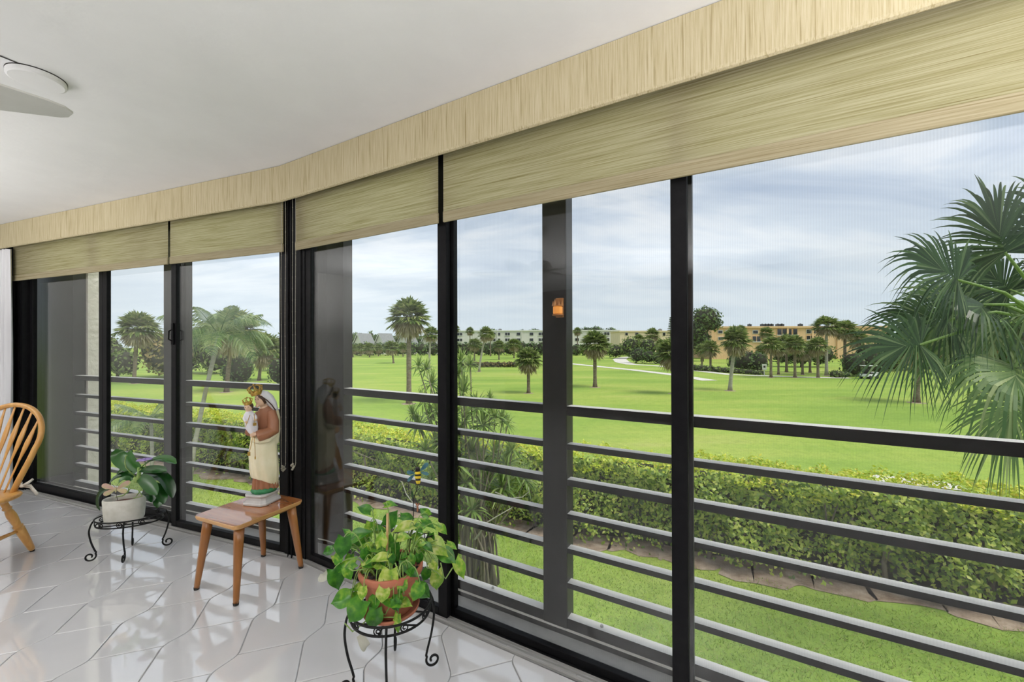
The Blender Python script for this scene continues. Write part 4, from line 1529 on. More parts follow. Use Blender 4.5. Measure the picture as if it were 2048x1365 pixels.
hearts = [heart_mesh('heart_leaf', M_POTHOS, .25, .30), heart_mesh('heart_leaf', M_POTHOS, .55, .45, 1.15), heart_mesh('heart_leaf', M_POTHOS, .05, .22, .9)]
ring3 = lambda x, y: (640 + x / 5.057, 1000 + y / 5.057)
# centre (zoomed px), length (zoomed px), tip direction in the picture (degrees, 90 = up), how much the face turns to the viewer, distance
PL = [(450, 95, 150, 158, .5, 1.74), (708, 50, 125, 14, .4, 1.74), (722, 195, 190, 55, .8, 1.76), (1060, 130, 120, 140, .9, 1.80), (622, 402, 150, 88, .95, 1.62), (230, 480, 210, 262, .8, 1.62),
      (80, 520, 115, 205, .7, 1.66), (400, 355, 210, 32, .55, 1.66), (470, 480, 150, 178, .35, 1.65), (610, 505, 210, 352, .3, 1.64), (585, 600, 220, 178, .3, 1.58), (690, 825, 245, 262, .95, 1.55),
      (165, 800, 215, 285, .85, 1.60), (212, 1010, 225, 196, .75, 1.58), (345, 995, 120, 280, .6, 1.60), (362, 1125, 270, 236, .85, 1.54), (550, 1210, 215, 264, .6, 1.54), (790, 1255, 190, 268, .45, 1.55),
      (1040, 925, 185, 318, .95, 1.66), (935, 935, 165, 290, .5, 1.62), (385, 890, 140, 200, .4, 1.60), (705, 1015, 230, 165, .5, 1.55), (785, 975, 140, 95, .6, 1.56), (850, 1045, 170, 340, .45, 1.57),
      (540, 1045, 165, 236, .6, 1.55), (1185, 480, 250, 335, .7, 1.78), (1285, 570, 210, 322, .6, 1.80), (1415, 700, 200, 300, .45, 1.80), (1180, 820, 200, 276, .35, 1.76), (1070, 760, 125, 250, .7, 1.72),
      (1150, 690, 130, 300, .4, 1.74), (1235, 300, 130, 325, .5, 1.82), (990, 280, 120, 150, .6, 1.74), (845, 285, 230, 190, .3, 1.72), (845, 380, 140, 12, .5, 1.68), (850, 660, 130, 140, .6, 1.62),
      (630, 660, 160, 352, .4, 1.60), (615, 900, 150, 255, .3, 1.56), (265, 680, 210, 205, .4, 1.62), (450, 560, 130, 280, .5, 1.62), (1020, 540, 140, 300, .5, 1.72), (480, 390, 130, 250, .6, 1.70),
      (930, 610, 120, 300, .5, 1.66), (830, 890, 150, 262, .5, 1.56), (700, 430, 130, 285, .6, 1.68), (350, 470, 140, 250, .5, 1.68), (1090, 250, 150, 352, .3, 1.84), (880, 180, 150, 350, .25, 1.86),
      (1120, 400, 120, 268, .4, 1.80), (590, 300, 150, 10, .4, 1.74), (730, 600, 110, 285, .5, 1.60), (1000, 600, 110, 270, .6, 1.68), (270, 330, 100, 120, .3, 1.72), (1330, 470, 120, 330, .3, 1.84)]
for k in range(26):                              # the crowded smaller leaves between
    a_ = rnd.uniform(0, 2 * PI); q_ = math.sqrt(rnd.random())
    PL.append((640 + 480 * q_ * math.cos(a_), 560 + 300 * q_ * math.sin(a_), rnd.uniform(85, 150), rnd.choice((170, 200, 240, 262, 280, 300, 330, 10, 30)), rnd.uniform(.3, .8), 1.66 - .10 * q_ * math.sin(a_) + rnd.uniform(-.03, .03)))
for k in (0, 3, 5, 8):
    PL.append((420 + 70 * k + rnd.uniform(-20, 20), 940 + rnd.uniform(-70, 140), rnd.uniform(110, 190), rnd.uniform(225, 315), rnd.uniform(.4, .9), 1.535))
stems = MB()
for i, (cx, cy, ln_, dg, fc, Y) in enumerate(PL):
    P0 = atY(*ring3(cx, cy), Y)
    px_m = 828 / Y
    L = (ln_ / 5.057) / px_m
    a = math.radians(dg)
    rv = _right * math.cos(a) + _up * math.sin(a)
    view = (Vector((0, 0, EYE)) - P0).normalized()
    xdir = (rv + view * .18 * (1 if dg > 180 else -.3)).normalized()
    upish = Vector((0, 0, 1))
    nz = (view * fc + upish * (1 - fc) + Vector((rnd.gauss(0, .12), rnd.gauss(0, .12), 0)))
    nz = (nz - xdir * nz.dot(xdir)).normalized()
    yv = nz.cross(xdir)
    base = P0 - xdir * L * .45
    o = link('leaf', hearts[i % 3], pp)
    wdt = 1.0 if fc > .55 else .9
    Mx = Matrix(((xdir.x * L, yv.x * L * wdt, nz.x * L, base.x - SX), (xdir.y * L, yv.y * L * wdt, nz.y * L, base.y - SY), (xdir.z * L, yv.z * L * wdt, nz.z * L, base.z - .281), (0, 0, 0, 1)))
    o.matrix_local = Mx
    b = base - Vector((SX, SY, .281))
    # stalk from the soil to the leaf, arching over the rim
    ra = math.atan2(b.y, b.x) + rnd.gauss(0, .25)
    rr_ = min(.085, .5 * math.hypot(b.x, b.y) + .01)
    s0 = Vector((rr_ * math.cos(ra), rr_ * math.sin(ra), .170))
    top = max(b.z, .19) + .035
    mid1 = Vector((s0.x * .6 + b.x * .4, s0.y * .6 + b.y * .4, top + .02))
    mid2 = Vector((s0.x * .15 + b.x * .85, s0.y * .15 + b.y * .85, max(b.z + .02, top * .75 + b.z * .25)))
    pts = []
    for k in range(9):
        t_ = k / 8
        pts.append(s0 * (1 - t_) ** 3 + mid1 * 3 * t_ * (1 - t_) ** 2 + mid2 * 3 * t_ * t_ * (1 - t_) + b * t_ ** 3)
    stems.tube(pts, [.0026 - .0009 * k / 8 for k in range(9)], 5)
# bare trailing stems in front of the pot
for pts in ([(820, 640), (700, 1090), (660, 1165), (610, 1140), (560, 1060)], [(1000, 700), (860, 780), (680, 950), (640, 990)], [(470, 700), (330, 720), (290, 690)], [(760, 640), (820, 800), (850, 960)],
            [(600, 1195), (690, 1190), (770, 1190)], [(250, 1250), (330, 1335), (420, 1270), (490, 1200)], [(1220, 640), (1250, 780), (1270, 800), (1340, 690)], [(1100, 610), (1080, 680), (1190, 740), (1250, 800)]):
    stems.tube([atY(*ring3(*p), 1.565 if p[0] < 950 else 1.72) - Vector((SX, SY, .281)) for p in pts], .0026, 6)
stems.build('stems', M_STEM, pp, smooth=True)
r4 = lambda x, y: (680 + x / 6.068, 1140 + y / 6.068)
for (cx, cy), ln_, dg, Y in (((280, 870), 175, 300, 1.55), ((30 - 0, 30), 150, 215, 1.62)):
    P0 = atY(*r4(cx, cy), Y) if cx > 100 else atY(*ring3(35, 755), Y)
    L = ln_ / 6.068 / (828 / Y)
    a = math.radians(dg)
    xdir = (_right * math.cos(a) + _up * math.sin(a)).normalized()
    fc_d = (Vector((0, 0, EYE)) - P0).normalized()
    c_ = P0 - Vector((SX, SY, .281))
    mb, _ = strap_leaf(c_ - xdir * L * .5, c_ + xdir * L * .5, Vector((.008, -.01, -.004)), L * .62, fc_d)
    tag(mb.build('leaf', M_DRY, pp, smooth=True), 'dried grey leaf')
# coil of wire among the leaves
m = MB()
for k in range(3):
    c = atY(*ring3(1000 + 40 * k, 370 + 10 * k), 1.79) - Vector((SX, SY, .281))
    m.tube([c + Vector((.026 * math.cos(t_ * .4), .012 * math.sin(t_ * .4), .014 * math.sin(t_ * .4 + k))) for t_ in range(16)], .0020, 6, closed=True)
m.build('wire_coil', M_IRON, pp, smooth=True)

# enamelled bee on a wire stake
rb = lambda x, y: (780 + x / 8.533, 900 + y / 8.533)
YB = 1.775
bee = thing('bee_garden_stake', 'enamelled bee with teal wings on a black wire stake in the pothos pot', 'garden stake', atY(818, 1092, YB), 0)
bl = bee.location
B_ = lambda x, y, dy=0: atY(*rb(x, y), YB + dy) - bl
MB().tube([Vector((.0, .0, -.03)), B_(385, 1270), B_(402, 1100), B_(398, 960), B_(400, 850), B_(430, 750), B_(455, 690), B_(470, 610)], .0019, 6).build('wire', M_IRON, bee, smooth=True)
bx = (B_(485, 600) - B_(470, 280)); bc = B_(478, 440)
axis = (B_(470, 290) - B_(482, 600)).normalized()
perp = axis.cross(Vector((0, 1, 0))).normalized()
Lb = (B_(470, 290) - B_(482, 600)).length
q = Vector((0, 0, 1)).rotation_difference(axis)
prof = [(.0, 0), (.006, .04), (.0095, .16), (.0115, .32), (.0125, .48), (.0125, .62), (.0115, .76), (.010, .84), (.0085, .94), (.005, .99), (.0, 1)]
bb = B_(482, 600)
MB().lathe([(r, h * Lb) for r, h in prof], bb, 18, axis=axis, sx=1, sy=.55).build('bee_body', M_BEEB, bee, smooth=True)
for h0, h1, k in ((.06, .24, 1), (.36, .50, 1), (.60, .74, 1)):
    rr_ = [(np.interp(h, [p[1] for p in prof], [p[0] for p in prof]) + .0006, h * Lb) for h in np.linspace(h0, h1, 5)]
    MB().lathe(rr_, bb, 18, axis=axis, sx=1, sy=.58).build('yellow_band', M_BEEY, bee, smooth=True)
for c0, c1, wd in (((510, 370), (650, 225), .0085), ((520, 385), (660, 420), .0070), ((420, 395), (285, 385), .0080), ((425, 410), (300, 540), .0065)):
    p0, p1 = B_(*c0, -.004), B_(*c1, -.004)
    d = (p1 - p0); s = d.cross(Vector((0, 1, 0))).normalized()
    wing([p0 + d * (.5 - .5 * math.cos(a)) + s * (wd * math.sin(a) * (.30 + .70 * (.5 - .5 * math.cos(a))) * 1.5) for a in [2 * PI * i / 16 for i in range(16)]], M_BEEW, 'bee_wing', bee, .0008)
for x1, x2 in ((455, 440), (490, 505)):
    MB().tube([B_(475, 285), B_(x1, 240), B_(x2, 225)], .0009, 5).build('antenna', M_IRON, bee)
wing(lobe(B_(392, 855), B_(372, 705), .006), M_ORCHID, 'metal_leaf', bee, .0008)
MB().tube([B_(482, 600), B_(510, 635), B_(525, 625), B_(530, 605)], .0012, 5).build('sting_curl', M_IRON, bee)
# little brown moth clipped to the stake
mo = thing('moth_clip', 'tiny red brown moth clip perched beside the wire stake', 'ornament', atY(*rb(470, 990), YB - .01), 0)
MB().ball((0, 0, -.006), (.0045, .004, .013), 10, 8).build('moth_body', M_BROWN, mo, smooth=True)
for sx in (-1, 1):
    wing(lobe((sx * .001, 0, .004), (sx * .006, -.001, .020), .0042), M_BROWN, 'moth_wing', mo, .0008)
MB().tube([(0, 0, 0), (-.014, .010, .004)], .001, 5).build('clip_wire', M_IRON, mo)
# ------------------------------------------------------------------ outdoors: ground, paths, hedge
GZ = -3.40                                       # garden level below the flat's floor
rs = np.random.RandomState(5)
G = lambda x, y, z=GZ: atZ(x, y, z)

gnd = MB()
nx, ny = 40, 44
xs = np.linspace(-420, 420, nx + 1)
ys = np.concatenate([np.linspace(-12, 60, 16), np.linspace(66, 700, ny - 15)])
gnd._add([(x, y, GZ) for y in ys for x in xs], [(j * (nx + 1) + i, j * (nx + 1) + i + 1, (j + 1) * (nx + 1) + i + 1, (j + 1) * (nx + 1) + i) for j in range(len(ys) - 1) for i in range(nx)])
tag(gnd.build('lawn', M_LAWN), kind='structure')


def ribbon(name, pts, width, mat, z=.02):
    m = MB()
    vs = []
    for i, p in enumerate(pts):
        d = (pts[min(i + 1, len(pts) - 1)] - pts[max(i - 1, 0)]).normalized()
        n_ = Vector((-d.y, d.x, 0))
        w_ = width[i] if isinstance(width, (list, tuple)) else width
        vs += [p + n_ * w_ * .5 + Vector((0, 0, z)), p - n_ * w_ * .5 + Vector((0, 0, z))]
    m._add(vs, [(2 * i, 2 * i + 1, 2 * i + 3, 2 * i + 2) for i in range(len(pts) - 1)])
    return tag(m.build(name, mat), kind='structure')


HA, HB = Vector((-27.7, 22.03, GZ)), Vector((19.3, 2.7, GZ))         # the near hedge's front foot
hd = (HB - HA).normalized(); hn = Vector((-hd.y, hd.x, 0)); HL = (HB - HA).length
dirt_pts = [HA + hd * (HL * i / 240) - hn * (.02 + .10 * math.sin(i * .31) + .08 * math.sin(i * 1.1) + .05 * math.sin(i * 2.7 + 1)) for i in range(241)]
ribbon('mulch_path', [p + hn * .30 for p in dirt_pts], [1.25 + .18 * math.sin(i * .8) + .12 * math.sin(i * 2.1) + .10 * math.sin(i * 4.7) for i in range(241)], M_DIRT, .012)
ribbon('cart_path', [G(1110, 724), G(1145, 728.5), G(1200, 734), G(1270, 741), G(1345, 750), G(1420, 762)], 2.0, M_PATH, .03)
ribbon('cart_path_far', [G(1262, 714), G(1246, 716), G(1239, 719.5), G(1245, 725), G(1262, 729.5), G(1300, 731.5), G(1345, 735), G(1385, 741), G(1460, 750), G(1530, 752.5), G(1600, 755), G(1700, 757)], [2.6, 3, 3.6, 3.4, 2.4, 2.0, 1.8, 1.8, 1.6, 1.5, 1.4, 1.4], M_PATH, .03)
ribbon('garden_path', [G(1745, 956), G(1765, 958.5), G(1835, 966), G(1905, 974), G(1925, 976)], .85, M_PATH, .02)


def tree_ring(p, r=.45):
    return MB().lathe([(r, .0), (r * .5, .03), (0, .035)], (p.x, p.y, GZ), 12)


# near hedge
hg = thing('hedge', 'long clipped hedge with yellow-green new growth on top, along the lawn strip', 'hedge', HA)
off = np.array(HA)
hdn, hnn = np.array(hd), np.array(hn)


def bump(s, z):
    return .16 * np.sin(s * 1.7 + z * 2.1) + .11 * np.sin(s * 3.9 - z * 3.3 + 1.2) + .07 * np.sin(s * 7.7 + z * 6.1)


HH, HT = 1.92, 1.45
N = 62000
s = rs.uniform(6, HL - 4, N)
z = HH * rs.uniform(0, 1, N) ** .72
thin = (z < .55) & (rs.uniform(0, 1, N) < .62 * (1 - z / .7) + .15 * (np.sin(s * 2.1) > .2))
s, z = s[~thin], z[~thin]
n_ = bump(s, z) + .10 + rs.exponential(.10, len(s)) - .12
P_ = s[:, None] * hdn + n_[:, None] * hnn + z[:, None] * np.array([0, 0, 1.0])
v, q = leaf_cloud(P_, np.tile(-hnn + np.array([0, 0, .75]), (len(s), 1)), .098, rs, .58, .55)
tag(link('foliage', fast_mesh('hedge_foliage', v, q, M_HEDGE), hg), kind='stuff')
N = 46000
s = rs.uniform(6, HL - 4, N); d_ = rs.uniform(-.05, HT, N)
edge = np.minimum(1, np.minimum(d_ + .1, HT - d_ + .1) / .35)
zt = HH + bump(s, d_ * 2) * .55 + .05 * np.sin(s * 11) - .20 * (1 - edge) + rs.normal(0, .035, N)
P_ = s[:, None] * hdn + d_[:, None] * hnn + zt[:, None] * np.array([0, 0, 1.0])
v, q = leaf_cloud(P_, np.tile(np.array([0, 0, 1.0]) - hnn * .2, (N, 1)), .082, rs, .5, .6)
tag(link('new_growth', fast_mesh('hedge_new_growth', v, q, M_HEDGETOP), hg), kind='stuff')
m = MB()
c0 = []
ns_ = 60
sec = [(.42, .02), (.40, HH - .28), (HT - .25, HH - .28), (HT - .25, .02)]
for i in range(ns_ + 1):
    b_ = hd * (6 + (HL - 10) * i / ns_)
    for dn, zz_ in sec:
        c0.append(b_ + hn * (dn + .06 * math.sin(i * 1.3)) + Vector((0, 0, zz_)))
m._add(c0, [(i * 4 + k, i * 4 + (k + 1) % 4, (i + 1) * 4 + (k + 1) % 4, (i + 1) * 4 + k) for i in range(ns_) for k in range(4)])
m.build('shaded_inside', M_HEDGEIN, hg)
for i in range(58):
    s_ = 7 + (HL - 12) * i / 58 + rnd.uniform(-.25, .25)
    b_ = hd * s_ + hn * rnd.uniform(.15, .45)
    m = MB()
    t1 = b_ + Vector((rnd.uniform(-.15, .15), rnd.uniform(-.1, .1), .55)); t2 = t1 + Vector((rnd.uniform(-.45, .45), rnd.uniform(-.2, .15), .75))
    m.tube([b_ - Vector((0, 0, .05)), t1, t2], [.055, .040, .020], 6)
    m.tube([t1, t1 + Vector((rnd.uniform(-.5, .5), rnd.uniform(-.25, .05), .6)), t1 + Vector((rnd.uniform(-.8, .8), rnd.uniform(-.3, .05), 1.05))], [.028, .020, .012], 5)
    m.build('stem', M_BARK, hg, smooth=True)

# grass blades on the near strip
N = 120000
s = rs.uniform(12, HL - 6, N); d_ = -rs.uniform(.0, 1, N) ** .9 * 5.5 - .38 + .12 * np.sin(s * 5)
P_ = np.array(HA) + s[:, None] * hdn + d_[:, None] * hnn
keep = (P_[:, 1] > 3.0)
P_ = P_[keep]; N = len(P_)
ang_ = rs.uniform(0, 2 * np.pi, N); wd = rs.uniform(.004, .009, N); ht = rs.uniform(.02, .06, N)
side = np.stack([np.cos(ang_), np.sin(ang_), np.zeros(N)], 1)
tip = P_ + np.stack([rs.normal(0, .03, N), rs.normal(0, .03, N), ht], 1)
v = np.stack([P_ - side * wd[:, None], P_ + side * wd[:, None], tip], 1).reshape(-1, 3)
tag(link('grass', fast_mesh('grass', v, np.arange(3 * N).reshape(-1, 3), M_GRASS)), 'short grass on the strip between building and hedge', 'grass', kind='stuff')

# ------------------------------------------------------------------ palms
def crown_meshes(seed, N=58, seg=13, name='crown'):
    """unit sabal crown: green fans above, dry ones hanging below"""
    r = np.random.RandomState(seed)
    gv, dv = [], []
    for i in range(N):
        f = (i + .5) / N
        el = math.radians(86 - 160 * f ** .92 + r.uniform(-8, 8))
        az = i * 2.39996 + r.uniform(-.25, .25)
        d = np.array([math.cos(el) * math.cos(az), math.cos(el) * math.sin(az), math.sin(el)])
        up = np.array([0, 0, 1.0])
        sd = np.cross(d, up); sd /= np.linalg.norm(sd) + 1e-9
        nn = np.cross(sd, d)
        dry = f > .66
        pet = r.uniform(.36, .50) * (.8 if dry else 1)
        hub = d * pet - up * .10 * math.cos(el) * pet
        ln_ = r.uniform(.54, .68) * (.9 if dry else 1)
        T = dv if dry else gv
        # petiole
        T.append([hub * .1 - sd * .012, hub * .1 + sd * .012, hub + sd * .012, hub - sd * .012])
        for k in range(seg):
            a = math.radians(-105 + 210 * (k + .5) / seg + r.uniform(-5, 5))
            sdir = d * math.cos(a) + sd * math.sin(a)
            cs = np.cross(sdir, nn); cs /= np.linalg.norm(cs) + 1e-9
            L_ = ln_ * (.78 + .22 * math.cos(a)) * r.uniform(.9, 1.1)
            dr = (.30 if dry else .20) * L_
            m_ = hub + sdir * L_ * .5 - up * dr * .25
            e_ = hub + sdir * L_ - up * dr * r.uniform(.9, 2.2)
            wv = L_ * .105
            T.append([hub, m_ - cs * wv, e_, m_ + cs * wv])
    out = []
    for nm, T, mt in ((name, gv, M_PALM), ('dry_fronds', dv, M_PALMDRY)):
        v_ = np.array(T).reshape(-1, 3)
        out.append(fast_mesh(nm, v_, np.arange(len(v_)).reshape(-1, 4), mt))
    return out


CROWNS = [crown_meshes(k) for k in range(4)]
BIGCROWN = crown_meshes(9, 84, 18)


def palm(px, py, top, cw, label, group=None, lean=0., trunk=M_PALMBARK, squash=1., big=False, Y=None, tr=None):
    """sabal palm standing where pixel (px, py) meets the ground, its top at pixel row top, its crown cw pixels wide"""
    b = G(px, py) if Y is None else Vector(((px - 1024) / FPX * Y, Y, GZ))
    pm = FPX / b.y
    R = cw / 2 / pm
    ztop = EYE + (687 - top) / pm
    zc = ztop - R * .78 * squash
    g = thing('sabal_palm', label, 'palm tree', b, rnd.uniform(0, 6), group)
    q_ = Matrix.Rotation(-g.rotation_euler.z, 3, 'Z')
    cpos = q_ @ Vector((lean / pm, 0, zc - GZ))
    cm = BIGCROWN if big else CROWNS[rnd.randrange(4)]
    for nm, me in (('crown', cm[0]), ('dry_fronds', cm[1])):
        o = link(nm, me, g)
        o.location = cpos
        o.scale = (R * 1.05, R * 1.05, R * 1.0 * squash)
    r0 = tr if tr else max(.13, min(.20, R * .12))
    m = MB()
    pts, rad = [], []
    for i in range(9):
        f = i / 8
        pts.append(Vector((cpos.x * f ** 1.3, cpos.y * f ** 1.3, -.05 + (cpos.z + .05) * f)))
        rad.append(r0 * (1.35 if i == 0 else 1.0 - .15 * f) * (1 + .05 * math.sin(i * 2.1)))
    m.tube(pts, rad, 9)
    m.lathe([(r0 * .9, -R * .45), (r0 * 1.9, -R * .22), (r0 * 1.3, 0)], cpos, 9)
    m.build('trunk', trunk, g, smooth=True)
    tree_ring(Vector((0, 0, 0)), r0 * 3).build('bare_ring', M_DIRT, g).location = (0, 0, -GZ)
    return g


PALMS = [
    (818, 808, 600, 92, 'tall sabal palm nearest the corner, full shaggy crown above the tree line', None, 0, M_PALMBARK, .95, True),
    (1057, 787, 698, 58, 'short round headed palm just left of the dark pier', None, 0, M_PALMBARK, 1.0, True),
    (1190, 775, 666, 68, 'dark trunked palm alone on the lawn just right of the dark pier', None, 0, M_PALMBARK, .9, True),
    (1349, 788, 680, 72, 'drooping palm half hidden behind the black mullion', None, -3, M_PALMBARK, 1.0, True),
    (1460, 782, 658, 62, 'palm with pale trunk flared at its foot, right of the black mullion', None, 12, M_PALMPALE, 1.05, True),
    (1833, 806, 650, 96, 'palm on the lawn showing its thin trunk below the big near fronds', None, 8, M_PALMBARK, 1.0, True),
    (1653, 752, 637, 58, 'tallest palm of the right hand grove, slim pale trunk', None, 0, M_PALMPALE, .8, False),
    (1690, 750, 644, 52, 'palm right behind the tallest palm of the grove', None, 0, M_PALMBARK, .9, False),
    (858, 738, 655, 40, 'thin palm behind the tall sabal palm', None, 4, M_PALMPALE, .9, False),
    (787, 727, 683, 36, 'small palm on the far lawn left of the tall sabal palm', None, -4, M_PALMBARK, .9, False),
    (958, 744, 655, 36, 'leaning slim palm in front of the white apartments', None, 14, M_PALMPALE, 1.0, False),
    (949, 722, 678, 34, 'round palm left of the leaning slim palm', None, 0, M_PALMBARK, .9, False),
    (998, 720, 682, 30, 'small palm behind the russet grass bed', None, 0, M_PALMBARK, .9, False),
    (1028, 717, 679, 34, 'small palm between the russet bed and the short round headed palm', None, 0, M_PALMBARK, .9, False),
    (518, 762, 668, 76, 'grey headed palm just left of the corner post', None, 8, M_PALMBARK, 1.0, True),
    (453, 785, 620, 112, 'large sabal palm behind the leaning feather palm', None, 14, M_PALMBARK, .9, True),
    (268, 768, 625, 78, 'tall sabal palm seen between the two left mullions', None, 8, M_PALMBARK, 1.0, True),
]
for p in PALMS:
    palm(*p)
# the groves
ORD = ['first', 'second', 'third', 'fourth', 'fifth', 'sixth', 'seventh']
palm(1524, 741, 692, 30, 'palm standing right behind the white sign', 'palms of the right hand grove')
for k, (px, py, top, cw) in enumerate([(1542, 756, 676, 42), (1557, 750, 686, 36), (1573, 745, 672, 42), (1590, 756, 674, 44), (1605, 750, 690, 40), (1620, 746, 686, 38), (1636, 756, 678, 44)]):
    palm(px, py, top, cw, 'dark grove palm, %s trunk to the right of the white sign' % ORD[k], 'palms of the right hand grove')
for (px, py, top, cw, lb) in [(1533, 726, 657, 32, 'palm rising above the grove before the dark balcony of the orange building'), (1482, 728, 654, 28, 'dark headed palm rising just behind the pale trunk palm'),
                              (1421, 740, 684, 40, 'palm under the left end of the orange building'), (1404, 733, 690, 32, 'small palm between the black mullion and the orange building'),
                              (1305, 714, 659, 34, 'ragged palm standing above the trees before the cream wing'), (1278, 715, 672, 30, 'palm at the far end of the cream wing, behind the path bend'),
                              (1716, 746, 664, 46, 'palm between the tallest palm and the near fronds'), (1322, 716, 682, 30, 'low palm at the foot of the slim conifer')]:
    palm(px, py, top, cw, lb, 'palms under the orange building')
for (px, py, top, cw, lb) in [(1155, 711, 657, 20, 'far slim palm just right of the dark pier'), (940, 708, 656, 20, 'tall far palm left of the leaning slim palm, before white apartments'), (912, 708, 652, 18, 'far palm just right of the middle black mullion'),
                              (706, 715, 690, 22, 'first small palm along the far hedge from the left'), (722, 712.6, 688, 24, 'second small palm along the far hedge from the left'), (739, 715, 687, 26, 'third small palm along the far hedge from the left'),
                              (757, 713, 689, 22, 'fourth small palm along the far hedge from the left'), (806, 714, 688, 22, 'small far palm half behind the tall sabal palm'), (981, 713, 664, 22, 'far palm just right of the leaning slim palm')]:
    palm(px, py, top, cw, lb, 'far palms of the tree line')


# ------------------------------------------------------------------ leafy trees, bushes and rows
def leafy_thing(name, label, cat, blobs, mat, leaf, dens, base=None, trunk=0., group=None, core=True):
    """blobs: (centre, radii); leaves on and just under the surface of each, a dark twiggy core inside"""
    cx = sum((b[0] for b in blobs), Vector()) / len(blobs)
    base = base if base is not None else Vector((cx.x, cx.y, GZ))
    g = thing(name, label, cat, base, 0, group)
    P, Nn = [], []
    cm = MB()
    for c, r in blobs:
        n_ = int(dens * (r[0] * r[1] + r[0] * r[2] + r[1] * r[2]) / 3 * 4 * PI)
        d = rs.normal(0, 1, (n_, 3)); d /= np.linalg.norm(d, axis=1, keepdims=True)
        k = (1 - np.abs(rs.normal(0, .13, n_)) + .08 * np.sin(d[:, 0] * 7 + d[:, 2] * 9) + .07 * np.sin(d[:, 1] * 11 + 2 + d[:, 0] * 5))[:, None]
        P.append(np.array(c - base) + d * np.array(r) * k)
        Nn.append(d)
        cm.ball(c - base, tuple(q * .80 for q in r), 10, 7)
    v, q = leaf_cloud(np.concatenate(P), np.concatenate(Nn), leaf, rs, .6, .5)
    tag(link('foliage', fast_mesh(name + '_foliage', v, q, mat), g), kind='stuff')
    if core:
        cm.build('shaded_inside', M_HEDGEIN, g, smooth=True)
    if trunk:
        m = MB()
        top = Vector((cx.x, cx.y, max(b[0].z for b in blobs))) - base
        m.tube([Vector((0, 0, -.05)), top * .5 + Vector((.1, 0, 0)), top], [trunk * 1.2, trunk, trunk * .6], 8)
        for c, r in blobs[:4]:
            m.tube([top * .45, (top * .45).lerp(c - base, .6), c - base], [trunk * .6, trunk * .45, trunk * .25], 6)
        m.build('trunk', M_BARK, g, smooth=True)
    return g


def blob(x, y0, y1, w, Y, depth=1.):
    """ellipsoid filling pixel columns x +- w/2 and rows y0..y1 at distance Y"""
    pm = FPX / Y
    c = Vector(((x - 1024) / FPX * Y, Y, EYE + (687 - (y0 + y1) / 2) / pm))
    return (c, (w / 2 / pm, w / 2 / pm * depth, (y1 - y0) / 2 / pm))


Yb = lambda y: (EYE - GZ) * FPX / (y - 687)
Y = 100
leafy_thing('round_tree', 'big round dark green tree rising left of the orange building', 'tree',
            [blob(1411, 616, 662, 56, Y), blob(1398, 640, 685, 34, Y), blob(1424, 634, 666, 40, Y), blob(1400, 660, 712, 44, Y + 1), blob(1388, 652, 690, 30, Y)], M_DKTREE, .75, 3.6, trunk=.35)
g = thing('norfolk_pine', 'slim dark conifer beside the black mullion, left of the round tree', 'tree', Vector(((1341 - 1024) / FPX * 130, 130, GZ)))
P, Nn = [], []
for k in range(16):
    zz_ = 4 + 8.4 * k / 15; r_ = 1.75 * (1 - k / 16.5)
    for j in range(9):
        a = 2 * PI * j / 9 + k
        for u in np.linspace(.15, 1, 12):
            P.append((math.cos(a) * r_ * u, math.sin(a) * r_ * u, zz_ - .25 * u + .15 * u * u)); Nn.append((0, 0, 1))
v, q = leaf_cloud(np.array(P) + rs.normal(0, .05, (len(P), 3)), np.array(Nn), .42, rs, .45, .5)
tag(link('needles', fast_mesh('needles', v, q, M_DKTREE), g), kind='stuff')
MB().tube([(0, 0, -.05), (0, 0, 12.2)], [.22, .04], 8).build('trunk', M_BARK, g)
